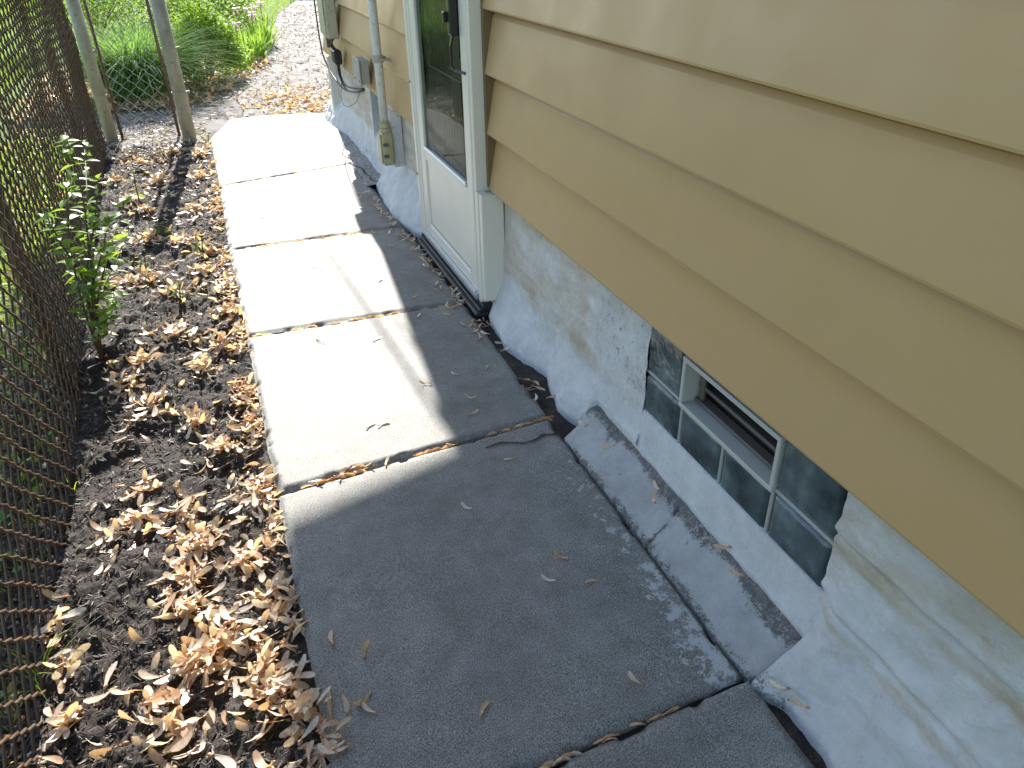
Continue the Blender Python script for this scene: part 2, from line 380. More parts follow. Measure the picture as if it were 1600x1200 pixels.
# ------------------------------------------------------------------ concrete walk: real slabs with open joints and rounded arrises
SL = [  # left edge x/y at near and far joint, right edge x/y at near and far joint
    ((-.022, -1.2), (-.03, .558), (.590, -1.2), (.592, .590)),
    ((-.030, .566), (-.036, 1.316), (.587, .599), (.588, 1.360)),
    ((-.036, 1.327), (-.040, 2.064), (.590, 1.372), (.596, 2.041)),
    ((-.040, 2.073), (-.047, 2.788), (.600, 2.050), (.592, 2.770)),
    ((-.047, 2.796), (-.040, 3.622), (.592, 2.777), (.585, 3.742)),
    ((-.040, 3.629), (-.045, 5.02), (.585, 3.750), (.630, 4.93))]
for k, (ln, lf, rn, rf) in enumerate(SL):
    wid = .63; dep = lf[1]-ln[1]; st = .0055 if k in (1, 2) else .009
    nu = int(wid/st); nv = int(dep/st) if k else int(dep/.012)
    u = np.concatenate([[0, 0], np.linspace(0, 1, nu), [1, 1]]); v = np.concatenate([[0, 0], np.linspace(0, 1, nv), [1, 1]])
    # crowd samples at the edges
    U, W = np.meshgrid(u, v, indexing='ij')
    x = (1-W)*((1-U)*ln[0]+U*rn[0])+W*((1-U)*lf[0]+U*rf[0]); y = (1-W)*((1-U)*ln[1]+U*rn[1])+W*((1-U)*lf[1]+U*rf[1])
    if k == 5:      # far slab: its left corner is cut off
        cut = ss(4.55, 5.02, y)*.11; x = x+cut*(1-U)
        y = y+.06*ss(.1, .9, W)*np.sin(U*3.1)
    d = np.minimum(np.minimum(U, 1-U)*wid, np.minimum(W, 1-W)*dep)
    z = -.007*(1-ss(0, .014, d))**2+.0022*(fbm(x*6, y*6, 3, 2)-.5)
    chip = ss(.64, .75, vn(x*38, y*38, 77+k))*(1-ss(.0, .016, d)); z = z-.010*chip
    edge = (fbm(x*30, y*30, 3, 12+k)-.5)*.006
    x = x+edge*(U < .02)-edge*(U > .98); y = y+edge*(W < .01)-edge*(W > .99)
    z[0, :] = -.08; z[-1, :] = -.08; z[:, 0] = -.08; z[:, -1] = -.08
    lime = np.zeros_like(x); dirt = .32*(1-ss(0, .02, d))
    if k == 1:
        e = ss(.44, .575, x+.05*(fbm(x*9, y*6, 4, 5)-.5)); lime = e*.56*(.75+.25*ss(1.0, .75, y))*ss(1.30, 1.15, y)+.05*e*ss(.74, .64, y)
        lime = lime-.28*ss(.575, .586, x)
        dirt = dirt+.5*ss(.572, .588, x)
    if k == 2: dirt = dirt+.25*ss(.55, .60, x)
    if k == 0: dirt = dirt+.45*ss(.5, .6, x)*ss(.58, .45, y); lime = .55*ss(.5, .58, x)*ss(.55, .585, y)
    if k >= 3: dirt = dirt+.18*ss(.5, .6, x)
    me = mesh_np('walkway_slab', np.stack([x*S, y*S, z*S], -1).reshape(-1, 3), gridF(*x.shape), True, np.stack([lime, dirt, lime*0], -1).reshape(-1, 3))
    tag(link('walkway_slab', me, CONC), kind='structure')
# dirt bed under joints and along the house
X, Y = np.meshgrid(np.linspace(-.03, .72, 90), np.linspace(-1.2, 5.0, 620), indexing='ij')
Z = -.019+.012*(fbm(X*40, Y*40, 3, 15)-.5)
tag(link('joint_dirt', mesh_np('joint_dirt', np.stack([X*S, Y*S, Z*S], -1).reshape(-1, 3), gridF(*X.shape), True), SOIL), kind='structure')

def ribbon(pts, w0, z, seed, jag=.006):
    P = []; 
    for a, b in zip(pts[:-1], pts[1:]):
        n = max(3, int(math.dist(a, b)/.008))
        for t in np.linspace(0, 1, n, endpoint=False): P.append([a[0]*(1-t)+b[0]*t, a[1]*(1-t)+b[1]*t])
    P.append(pts[-1]); P = np.array(P); n = len(P); r = np.random.default_rng(seed)
    nrm = np.gradient(P, axis=0); nrm = np.stack([-nrm[:, 1], nrm[:, 0]], 1); nrm /= np.linalg.norm(nrm, axis=1)[:, None]
    off = np.cumsum(r.normal(0, .0016, n)); off -= np.linspace(off[0], off[-1], n); P = P+nrm*off[:, None]
    ww = w0*(.35+r.random(n)*1.1); ww[0] = ww[-1] = .0003
    return P, nrm, ww, z
CR = [([(.585, 1.287), (.55, 1.30), (.50, 1.287), (.45, 1.302), (.41, 1.30)], .0028), ([(.556, 3.75), (.60, 3.62), (.606, 3.42), (.64, 3.36), (.69, 3.37)], .004),
      ([(.56, 4.30), (.60, 4.22), (.595, 4.05), (.56, 3.92), (.585, 3.76)], .003)]
mb = MB()
for q, (pts, wd) in enumerate(CR):
    P, nrm, ww, z = ribbon(pts, wd, 0, q)
    n = len(P); A = np.concatenate([P-nrm*ww[:, None], P+nrm*ww[:, None]]); zz = np.full((2*n, 1), .0026)
    mb.add(np.hstack([A, zz]), [[i, i+1, n+i+1, n+i] for i in range(n-1)])
tag(mb.build('walkway_crack', SOIL), kind='structure')

# ------------------------------------------------------------------ HOUSE
HX0, HX1, HY0, HY1, HZ = .66, 5.2, -3.2, 4.82, 2.05
house = empty('house', (HX0, HY0, 0), 'tan lap-sided house on a whitewashed masonry foundation, right of the concrete walk', 'house')
# wall core behind everything (leaves an 0.15 cavity for the window and door recesses)
mb = MB(); mb.box((HX0+.15, HY0, -.05), (HX1, HY1-.006, HZ)); mb.build('wall', plain('house_wall', (.30, .24, .16), .8), house)
# lap siding
EXPO = .1488; ZB = .367
def siding(y0, y1, rows, zb=ZB, xoff=0.):
    V = []; F = []; ny = max(2, int((y1-y0)/.06)); yy = np.linspace(y0, y1, ny)
    for r in range(rows):
        z0 = zb+r*EXPO; z1 = min(z0+EXPO+.012, HZ-.001)
        if z0 >= HZ-.02: break
        # profile: back-bottom, rounded butt, face, up behind the next board
        prof = [(.036, .014), (.030, .013), (.007, .011), (.005, -.0025), (.0010, -.002), (0, .002), (.0245, z1-z0-.034), (.030, z1-z0-.024), (.042, z1-z0-.015), (.070, z1-z0-.006), (.075, z1-z0)]
        b = len(V); wav = .0012*(fbm(yy*2+r*9, yy*0+r*3.3, 3, 5)-.5)
        for i, y in enumerate(yy):
            for (dx, dz) in prof: V.append([HX0+xoff+dx+wav[i], y, z0+dz])
        n = len(prof)
        for i in range(ny-1):
            for j in range(n-1): F.append([b+i*n+j, b+i*n+j+1, b+(i+1)*n+j+1, b+(i+1)*n+j])
        for i in (0, ny-1):       # end caps give the board its thickness
            c = [b+i*n+j for j in range(n)]; F.append(c if i else c[::-1])
    m_ = MB(); m_.add(V, F); return m_
o = siding(HY0, 1.944, 12).build('siding', SIDING, house)
o = siding(2.655, HY1, 12).build('siding', SIDING, house)
siding(1.944, 2.655, 3, ZB+8*EXPO).build('siding', SIDING, house)
# starter strip and channels beside the door
MB().box((HX0+.012, HY0, ZB+.004), (HX0+.15, 1.955, ZB+.02)).box((HX0+.012, 2.655, ZB+.004), (HX0+.15, HY1-.006, ZB+.02)).build('starter_strip', BROWNG, house)
MB().box((HX0-.002, 1.9445, ZB+.006), (HX0+.03, 1.9565, 1.5)).build('door_channel', BROWNG, house)
MB().box((HX0-.02, 2.618, ZB-.012), (HX0+.03, 2.664, 1.5)).build('door_channel', TRIMP, house)
# far corner: end wall + corner strip
MB().box((HX0+.016, HY1-.02, .0), (HX0+.16, HY1-.003, HZ)).build('end_wall', plain('white_corner_paint', (.72, .70, .62), .6), house)
# soffit + roof
rake0, rake1 = 4.76, 4.86
V = [(.277, HY0-.3, HZ), (HX1+.4, HY0-.3, HZ), (HX1+.4, rake1, HZ), (.66, rake1, HZ), (.277, rake0, HZ)]
V += [(x, y, z+.09) for x, y, z in V]; mb = MB()
mb.add(V, [[0, 1, 2, 3, 4][::-1][::-1], [9, 8, 7, 6, 5][::-1], [0, 5, 6, 1], [1, 6, 7, 2], [2, 7, 8, 3], [3, 8, 9, 4], [4, 9, 5, 0]])
roof = mb.build('roof', plain('soffit_paint', (.6, .56, .48), .6), house)
xr = (HX1+.65)/2; V = []
for y in (HY0-.3, rake1-.02): V += [(.277, y, HZ+.09), (xr, y, HZ+.09+.42*(xr-.277)), (HX1+.4, y, HZ+.09)]
MB().add(V, [[0, 1, 4, 3], [1, 2, 5, 4], [0, 2, 1], [3, 4, 5], [0, 3, 5, 2]]).build('shingles', plain('dark_shingles', (.07, .065, .06), .9, .3, 4, 1.), roof)
pts = [(.245+.025*math.cos(a)-.02, 0, HZ+.08+.03*math.sin(a)) for a in np.linspace(math.pi, 2*math.pi, 8)]
MB().tube([(.262, HY0-.3, HZ+.06), (.262, rake0-.01, HZ+.06)], .022, 8).build('gutter', WHITEP, roof)

# foundation: rough painted masonry as height-field skins
def footx(y):
    base = np.interp(y, [-1, .40, .50, .555, .60, 1.27, 1.31, 1.40, 1.50, 1.56, 1.65, 1.74, 1.82, 1.90, 1.98, 2.64, 2.70, 2.90, 3.1, 3.33, 3.40, 4.3, 4.6, 4.82],
                     [.600, .608, .619, .612, .5885, .5885, .645, .632, .650, .668, .640, .622, .632, .634, .65, .64, .618, .582, .590, .607, .66, .66, .615, .618])
    return base+.009*(fbm(y*22, y*0, 4, 8)-.5)*np.where((y > .57) & (y < 1.28), .3, 1)
XF = .69
def found(name, y0, y1, ztop, prof, att, dy=.006, nt=60, amp=1., mat=None):
    yy = np.linspace(y0, y1, int((y1-y0)/dy)+2); t = np.linspace(0, 1, nt); Yg, T = np.meshgrid(yy, t, indexing='ij')
    x, z = prof(Yg, T); x = x+amp*(.012*(fbm(Yg*9, z*11, 4, 21)-.5)+.007*(fbm(Yg*34, z*34, 4, 25)-.5)+(.012*(fbm(Yg*26, z*30, 5, 29)-.5)*(1-ss(.10, .16, z)) if amp == 1. else 0))*ss(0, .1, T)
    A = att(Yg, z, x, T)
    me = mesh_np(name, np.stack([x*S, Yg*S, z*S], -1).reshape(-1, 3), gridF(*x.shape, flip=False), True, np.stack(A, -1).reshape(-1, 3))
    return link(name, me, mat or PAINT, fnd)
fnd = MB().box((HX0+.06, HY0, -.05), (HX0+.149, .57, ZB+.003)).box((HX0+.06, 1.135, -.05), (HX0+.149, 1.99, ZB+.003)).box((HX0+.06, 2.65, -.05), (HX0+.149, HY1-.022, ZB+.003)).box((HX0+.06, .572, -.05), (HX0+.149, 1.133, .13)).build('foundation', PAINT, house)
fnd['label'] = 'whitewashed rough masonry foundation with worn, stained paint'
def interp2(T, P):   # P list of (t, x, z) where x and z may be arrays
    x = np.zeros_like(T); z = np.zeros_like(T)
    for (t0, x0, z0), (t1, x1, z1) in zip(P[:-1], P[1:]):
        k = (T >= t0) & (T <= t1); s_ = (T-t0)/(t1-t0)
        x = np.where(k, x0+(x1-x0)*s_, x); z = np.where(k, z0+(z1-z0)*s_, z)
    return x, z
# near wall, right of the window
def pA(Y, T):
    f = footx(Y); x, z = interp2(T, [(0, f, -.03), (.08, f+.002, 0*Y), (.3, f+.035, .07), (.55, f*.3+.68*.7, .155), (.75, XF-.006, .24), (1, XF-.002, .385)])
    x = x+.004*np.sin((T-.3)*9)*ss(.3, .5, T)
    k = ss(.525, .580, Y+.02*(fbm(T*6, Y*5, 3, 19)-.5)); tx, tz = interp2(T, [(0, .590, -.03), (.08, .592, 0*Y), (.3, .660, .045), (.45, .682, .068), (.55, .6865, .125), (.75, XF-.004, .24), (1, XF-.002, .385)])
    x = x*(1-k)+tx*k; z = z*(1-k)+tz*k
    for zc in (.165, .275):   # two moulded courses along the wall: a ridge with a groove beneath
        x = x-.006*np.exp(-((z-zc-.010)/.009)**2)+.006*np.exp(-((z-zc+.006)/.0045)**2)
    return x, z
def aA(Y, z, x, T):
    bare = .12+.25*ss(.5, .56, Y)*ss(.1, .0, z)+.12*ss(.02, .0, z)
    st = .28+.24*ss(.1, .34, z)+.35*np.exp(-((z-.256)/.012)**2)+.3*np.exp(-((z-.142)/.015)**2)-.3*ss(.12, .03, z)
    return bare, st, .1+.22*ss(.035, 0, z)+0*Y
found('foundation_face', HY0, -.2, .385, pA, aA, .05)
found('foundation_face', -.2, .583, .385, pA, aA, .004, 110)
# patch strip below the window: sloping concrete then a steep whitewashed fillet
def pB(Y, T):
    f = footx(Y); x, z = interp2(T, [(0, f, -.03), (.10, f+.001, 0*Y+.001), (.18, f+.007, .004), (.6, .646, .027), (.9, .677, .052), (1, .685, .060)])
    return x, z+.005*(fbm(Y*14, T*3, 3, 71)-.5)*ss(.1, .3, T)
def aB(Y, z, x, T):
    band = ss(.62, .86, T+.10*np.sin(Y*21)*.5+.3*(fbm(Y*16, T*4, 3, 5)-.5)); groove = np.exp(-((Y-.915-.04*(T-.5))/.006)**2)
    low = ss(.26, .14, T)*(.0+.5*fbm(Y*14, T, 3, 7))
    return .24+.50*band+.30*groove+low, 0*Y+.05, .16+.42*band*ss(.9, .7, T)+.45*groove+.5*low
found('mortar_strip', .555, 1.30, .15, pB, aB, .003, 90, .5, STRIPM)
def pB2(Y, T):
    jag = .004*(fbm(Y*26, Y*0, 4, 13)-.5)
    x, z = interp2(T, [(0, .682+jag, .040), (.18, .678+jag, .061), (.30, .680+jag, .072), (.92, XF-.0045, .150), (1, XF+.012, .156)]); return x, z+.004*(fbm(Y*11, T*3, 3, 74)-.5)*ss(.2, .5, T)
def aB2(Y, z, x, T): return .10+.22*ss(.35, .15, T)+.2*np.exp(-((T-.5)/.1)**2), 0*Y+.04, .14+.26*np.exp(-((T-.45)/.14)**2)+.2*ss(.2, .1, T)
found('window_fillet', .555, 1.31, .15, pB2, aB2, .003, 60, .3)
# between window and door
def pC(Y, T):
    f = footx(Y); k = ss(1.325, 1.285, Y); m_ = lambda a, b: a*(1-k)+b*k
    x, z = interp2(T, [(0, m_(f, .69), m_(-.03, .04)), (.07, m_(f+.001, .676), m_(.001, .072)), (.16, m_(f+.008, .682), m_(.02, .09)), (.38, m_((f+XF)/2+.008, XF-.004), m_(.07, .115)), (.50, XF-.005, m_(.112, .14)), (1, XF, .385)])
    x = x+.012*(fbm(Y*9, z*7, 3, 90)-.5)*ss(.4, .6, T); return x, z
def aC(Y, z, x, T):
    grey = ss(1.42, 1.28, Y)*ss(.08, .2, z); mo = np.exp(-((Y-1.33)/.12)**2)*ss(.26, .36, z)
    return .06+.30*grey+.1*ss(.02, 0, z), .12+.46*ss(.09, .15, z)-.3*grey, .08+.34*mo+.16*ss(.33, .37, z)
found('foundation_face', 1.108, 1.985, .385, pC, aC, .004, 110)
def pD(Y, T):
    f = footx(Y); x, z = interp2(T, [(0, f, -.03), (.07, f+.001, .001+0*Y), (.16, f+.01, .025), (.38, (f+XF)/2, .085), (.50, XF-.004, .13), (1, XF, .385)]); return x, z
def aD(Y, z, x, T): return .06+.2*ss(3.3, 3.5, Y)*ss(.05, .0, z), .12+.55*ss(.12, .17, z), .06+.25*ss(3.5, 3.9, Y)*ss(.1, 0, z)
found('foundation_face', 2.655, 3.39, .385, pD, aD, .008, 70)
found('foundation_face', 3.66, HY1-.004, .385, pD, aD, .008, 70)
def pDl(Y, T):
    f = footx(Y); x, z = interp2(T, [(0, f, -.03), (.1, f+.001, .001+0*Y), (.2, f+.01, .025), (.6, (f+XF)/2, .085), (.85, XF-.004, .13), (1, XF+.02, .162)]); return x, z
found('foundation_face', 3.38, 3.67, .16, pDl, aD, .008, 50)
# rough grey patching between slab and wall, far section
X, Y = np.meshgrid(np.linspace(.55, .70, 30), np.linspace(3.34, 4.70, 190), indexing='ij')
Z = .001+.008*(fbm(X*14, Y*14, 4, 41)-.5)+.03*ss(.66, .7, X)-.02*(1-ss(.55, .575, X+.04*(fbm(Y*8, Y*0, 3, 4)-.5)))
me = mesh_np('concrete_patch', np.stack([X*S, Y*S, Z*S], -1).reshape(-1, 3), gridF(*X.shape), True, np.stack([.25+.3*fbm(X*9, Y*5, 3, 6), .25*ss(.62, .69, X), 0*X], -1).reshape(-1, 3))
tag(link('concrete_patch', me, CONC), kind='structure')
# small basement opening behind the conduit
MB().box((XF+.03, 3.385, .15), (XF+.04, 3.665, .385)).build('basement_window', plain('dark_pane', (.05, .05, .055), .2), house)
mb = MB(); mb.box((XF-.008, 3.385, .12), (XF+.06, 3.40, .385)).box((XF-.008, 3.65, .12), (XF+.06, 3.665, .385)).box((XF+.004, 3.40, .0), (XF+.06, 3.65, .155)); mb.build('window_reveal', PAINT, house)
# corner board at the far corner below the siding
MB().box((HX0-.012, 4.60, .0), (XF, 4.65, ZB-.002), .004).build('corner_board', plain('cream_board', (.70, .67, .58), .6, .1, 9, .3), house)

# glass block window
win = MB().box((XF+.045, .57, .15), (XF+.055, 1.135, .385)).build('window', plain('dark_interior', (.012, .012, .014), .8), house)
win['label'] = 'glass block basement window with an open vent in its upper middle'
MORT = plain('grout', (.36, .36, .33), .7, .1, 20, .4)
m = M('wavy_glass_block', .12, .6); n1 = m.noise(9, 3, .5, stretch=(1, 1, .6))
m.color(m.ramp(m.noise(9, 3, .5), [(.35, (.022, .032, .034)), (.58, (.075, .10, .105)), (.75, (.17, .21, .20))]))
m.bump(m.noise(15, 2, .5), .8, .014); m.b.inputs['Coat Weight'].default_value = .4; GLASSB = m.m
yc = [.583, .722, .854, .984, 1.118]; zr = [.146, .240, .338]; xg = XF-.003
for a in range(4):
    for r in range(2):
        if r == 1 and a in (1, 2): continue
        y0, y1 = yc[a]+.0035, yc[a+1]-.0035; z0, z1 = zr[r]+.0035, (zr[r+1]-.0035 if r == 0 else .372)
        U, W = np.meshgrid(np.linspace(0, 1, 36), np.linspace(0, 1, 34), indexing='ij')
        d = np.minimum(np.minimum(U, 1-U), np.minimum(W, 1-W)); x = xg+.010*(1-ss(0, .10, d))**2+.0016*(fbm((y0+U*.12)*70, W*6+r*9, 2, 5+a)-.5)*ss(0, .15, d)
        me = mesh_np('glass_block', np.stack([x*S, (y0+(y1-y0)*U)*S, (z0+(z1-z0)*W)*S], -1).reshape(-1, 3), gridF(36, 34), True)
        link('glass_block', me, GLASSB, win)
mb = MB()
for y in (yc[1], yc[2], yc[3]): mb.box((xg+.002, y-.0036, .13), (xg+.04, y+.0036, .239 if y == yc[2] else .372))
for (ya, yb) in ((.575, yc[1]-.0036), (yc[3]+.0036, 1.12)): mb.box((xg+.0022, ya, zr[1]-.0036), (xg+.04, yb, zr[1]+.0036))
mb.box((xg+.018, .575, .13), (xg+.04, 1.12, .239)); mb.box((xg+.018, .575, .2392), (xg+.04, yc[1]-.004, .38)); mb.box((xg+.018, yc[3]+.004, .2392), (xg+.04, 1.12, .38))
mb.build('grout_lines', MORT, win)
fy0, fy1, fz0, fz1 = yc[1]-.004, yc[3]+.004, zr[1]-.005, .338
VENTP = plain('vent_frame_paint', (.46, .46, .41), .4, .06)
mb = MB(); xa, xb = xg-.004, xg+.045
mb.box((xa, fy0, fz0), (xb, fy1, fz0+.009), .0015).box((xa, fy0, fz1-.009), (xb, fy1, fz1), .0015).box((xa+.0005, fy0, fz0+.0092), (xb, fy0+.009, fz1-.009), .0015).box((xa+.0005, fy1-.009, fz0+.0092), (xb, fy1, fz1-.009), .0015)
vf = mb.build('vent_frame', VENTP, win)
m = M('vent_sash_paint', .5); m.color((.12, .10, .085)); SASH = m.m
MB().box((xg+.028, fy0+.011, fz0+.04), (xg+.034, fy1-.011, fz0+.047)).box((xg+.022, fy0+.011, fz0+.011), (xg+.044, fy1-.011, fz0+.018)).box((xg+.026, fy1-.030, fz0+.018), (xg+.034, fy1-.018, fz1-.009)).build('vent_sash', SASH, win)

# ---- storm door
DX = .63
door = MB().box((DX, 2.03, .090), (DX+.008, 2.486, .322), .001).build('door', WHITEP, house)
door['label'] = 'white storm door with a long dark glass and a flat lower panel'
mb = MB()
mb.box((DX-.006, 1.976, .045), (DX+.016, 2.03, 1.37), .003).box((DX-.0055, 2.486, .045), (DX+.016, 2.545, 1.37), .003)     # stiles
mb.box((DX-.005, 2.03, .320), (DX+.0155, 2.486, .358), .003).box((DX-.005, 2.03, .045), (DX+.0155, 2.486, .092), .003).box((DX-.005, 2.03, 1.30), (DX+.0155, 2.486, 1.369), .003)
mb.box((DX-.009, 2.03, .098), (DX-.003, 2.480, .103)); mb.box((DX-.0015, 2.478, .103), (DX-.0002, 2.484, .32))
mb.build('door_frame', WHITEP, door)
MB().box((DX-.010, 2.032, .354), (DX+.004, 2.484, .3615), .001).box((DX-.009, 2.036, .3616), (DX+.003, 2.4795, .366), .001).build('glass_bead', ALU, door)
MB().box((DX-.012, 1.977, .030), (DX+.002, 2.55, .047), .001).box((DX-.0135, 1.98, .052), (DX-.0062, 2.54, .058), .001).build('door_sweep', ALU, door)
m = M('storm_glass', .03, .6); m.b.inputs['Transmission Weight'].default_value = 1.; m.b.inputs['IOR'].default_value = 1.07; m.b.inputs['Roughness'].default_value = 0; m.color((.52, .60, .57)); PANE = m.m
MB().box((DX+.003, 2.031, .36), (DX+.0055, 2.485, 1.30), .0005).build('glass_pane', PANE, door)
m = M('old_wood', .35, .5)
wv = m.N.new('ShaderNodeTexWave'); wv.wave_type = 'BANDS'; wv.bands_direction = 'Y'; wv.inputs['Scale'].default_value = 9; wv.inputs['Distortion'].default_value = 7; wv.inputs['Detail'].default_value = 3; wv.inputs['Detail Scale'].default_value = 1.2
mp = m.N.new('ShaderNodeMapping'); mp.inputs['Scale'].default_value = (1, 1, .22); m.L.new(m.co, mp.inputs[0]); m.L.new(mp.outputs[0], wv.inputs[0])
m.color(m.ramp(wv.outputs['Fac'], [(.2, (.07, .045, .028)), (.8, (.17, .12, .08))])); WOOD = m.m
MB().box((DX+.0185, 2.0, .03), (DX+.04, 2.52, 1.37)).box((DX+.013, 2.10, .40), (DX+.0183, 2.42, .62), .004).box((DX+.013, 2.10, .68), (DX+.0183, 2.42, 1.25), .004).build('inner_door', WOOD, door)
MB().box((DX-.003, 1.957, .01), (DX+.045, 1.9750, 1.39), .002).build('jamb', WHITEP, door)
MB().box((DX-.008, 2.5455, .04), (DX+.045, 2.564, 1.39), .002).box((DX-.012, 2.5645, .03), (DX+.04, 2.592, 1.39), .004).box((DX-.004, 2.5925, .03), (DX+.04, 2.617, 1.39), .003).box((DX-.013, 1.93, 1.3905), (DX+.04, 2.617, 1.44), .003).build('jamb', WHITEP, door)
MB().box((DX-.004, 1.912, .050), (DX+.06, 1.944, ZB-.006), .002).box((DX-.007, 1.936, .045), (DX+.02, 1.9560, ZB-.004), .001).build('lower_casing', WHITEP, door)
MB().box((DX-.030, 1.925, -.004), (DX+.03, 2.60, .010), .003).box((DX-.018, 1.93, .0101), (DX+.03, 2.60, .020), .002).box((DX-.006, 1.93, .0201), (DX+.03, 2.60, .0295), .001).build('threshold', BLACK, door)
mb = MB(); mb.box((DX-.030, 2.028, .745), (DX-.0062, 2.058, .97), .004).box((DX-.040, 2.050, .775), (DX-.028, 2.066, .80), .003)
mb.tube([(DX-.022, 2.035, .745), (DX-.028, 2.040, .72), (DX-.028, 2.040, .675), (DX-.024, 2.03, .664), (DX-.008, 1.99, .660)], .0035, 6)
mb.build('door_handle', BLACKM, door)
for z in (.25, .55, .85): MB().tube([(DX-.0125, 2.578, z), (DX-.0145, 2.578, z)], .004, 6).build('screw_head', SASH, door)

# ------------------------------------------------------------------ things fixed to the far part of the house wall
mt = empty('electric_meter_box', (.60, 4.2, .48), 'tall tan electric meter box on the siding near the far house corner', 'meter box')
MB().box((.602, 4.16, .50), (.659, 4.34, .95), .006).build('enclosure', METERT, mt)
MB().box((.595, 4.17, .515), (.6015, 4.33, .94), .003).build('cover', METERT, mt)
mb = MB(); ring = [(.573, 4.28+.07*math.cos(a), .80+.07*math.sin(a)) for a in np.linspace(0, 2*math.pi, 25)]
mb.tube([(.5945, 4.25, .80), (.555, 4.25, .80)], [.07, .062], 20).build('meter_dial', PANE, mt)
MB().tube([(.622, 4.28, .951), (.622, 4.28, 1.9)], .018, 12).build('mast_pipe', GALV, mt)
MB().box((.62, 4.345, .44), (.65, 4.36, .97), .002).build('side_strip', SASH, mt)
cb = empty('cable_box', (.62, 4.2, .37), 'small black cable splice box hanging under the meter', 'cable box')
MB().box((.612, 4.10, .39), (.650, 4.19, .455), .006).build('housing', BLACK, cb)
cw = MB()
def curve(P, n=24):
    P = np.array(P, float); t = np.linspace(0, len(P)-1, n); out = []
    for s_ in t:
        i = min(int(s_), len(P)-2); f = s_-i; p0 = P[max(i-1, 0)]; p1 = P[i]; p2 = P[i+1]; p3 = P[min(i+2, len(P)-1)]
        out.append(.5*((2*p1)+(-p0+p2)*f+(2*p0-5*p1+4*p2-p3)*f*f+(-p0+3*p1-3*p2+p3)*f**3))
    return out
cw.tube(curve([(.62, 4.14, .50), (.612, 4.15, .47), (.63, 4.15, .45)]), .004, 6).tube(curve([(.63, 4.17, .50), (.62, 4.18, .48), (.635, 4.17, .45)]), .004, 6)
cw.tube(curve([(.630, 4.14, .39), (.628, 4.12, .34), (.635, 4.00, .290), (.66, 3.86, .300), (.684, 3.80, .318)]), .0042, 6)
cw.tube(curve([(.640, 4.17, .39), (.64, 4.16, .33), (.645, 4.02, .30), (.684, 3.80, .322)]), .0042, 6)
cw.tube(curve([(.64, 4.16, .39), (.643, 4.17, .30), (.65, 4.16, .28)]), .004, 6)
cw.tube(curve([(.60, 4.43, .9), (.60, 4.45, .5), (.61, 4.40, .36), (.64, 4.10, .275), (.684, 3.80, .315)], 40), .004, 6)
cw.tube(curve([(.64, 4.12, .33), (.62, 4.10, .24), (.62, 3.98, .215), (.655, 3.88, .25), (.67, 3.84, .30)], 30), .0013, 5)
cw.build('cable', BLACK, cb, True)
jb = empty('junction_box', (.635, 3.53, .39), 'small grey weatherproof junction box on the siding', 'junction box')
MB().box((.622, 3.475, .396), (.6595, 3.60, .492), .004).build('body', BOXGREY, jb)
MB().box((.614, 3.470, .390), (.6215, 3.605, .498), .003).build('cover', BOXGREY, jb)
for y in (3.49, 3.58): MB().tube([(.6135, y, .41), (.611, y, .41)], .004, 6).build('screw_head', SASH, jb)
cd = empty('conduit_pipe', (.62, 3.1, .16), 'peeling white vertical conduit pipe ending in an ochre fitting left of the door', 'conduit pipe')
MB().tube([(.622, 3.085, .315), (.622, 3.085, .545), (.622, 3.085, 2.03)], [.0165, .0165, .0165], 16).build('pipe', CONDUIT, cd, True)
MB().tube([(.622, 3.085, .54), (.622, 3.085, .565)], .022, 16).box((.62, 3.05, .546), (.66, 3.06, .556)).box((.62, 3.112, .546), (.66, 3.12, .556)).build('strap', GALV, cd)
MB().tube([(.622, 3.085, .300), (.622, 3.085, .318)], .0215, 16).tube([(.622, 3.085, .285), (.622, 3.085, .299)], .0235, 16).tube([(.622, 3.085, .319), (.622, 3.085, .325)], .019, 16).build('coupling', LBT, cd)
MB().box((.598, 3.055, .155), (.645, 3.115, .285), .007).box((.592, 3.060, .165), (.5975, 3.110, .275), .002).build('fitting', LBT, cd)
MB().box((.6455, 3.075, .14), (.689, 3.10, .36), .003).build('backing_board', CONDUIT, cd)
for z in (.19, .235): MB().box((.60, 3.040, z), (.62, 3.0545, z+.01), .001).build('screw_lug', SASH, cd)
# overhead service cables from the mast to a pole beyond the garden (their soft shadow falls on the walk)
pole = empty('utility_pole', (.06, 17.5, -.05), 'round wooden utility pole far beyond the garden path', 'utility pole')
MB().tube([(.06, 17.5, -.05), (.06, 17.5, 5.2)], [.10, .075], 12).build('shaft', BARK, pole)
MB().box((-.54, 17.46, 4.6), (.66, 17.54, 4.68)).build('crossarm', BARK, pole)
for q, (y0, dz) in enumerate((((.655, 4.87), 2.0), ((.70, 4.87), 1.96))):
    a = np.array([y0[0], y0[1], dz]); b = np.array([.0+.12*q, 17.5, 4.6]); t = np.linspace(0, 1, 40)[:, None]
    P = a*(1-t)+b*t; P[:, 2] -= 1.6*4*t[:, 0]*(1-t[:, 0])*.36
    o = MB().tube(P, .0085 if q == 0 else .005, 8).build('overhead_cable', BLACK, None, True)
    tag(o, ('thick twisted overhead service cable running from the house corner to the utility pole', 'thinner overhead cable beside the twisted service cable')[q], 'cable')

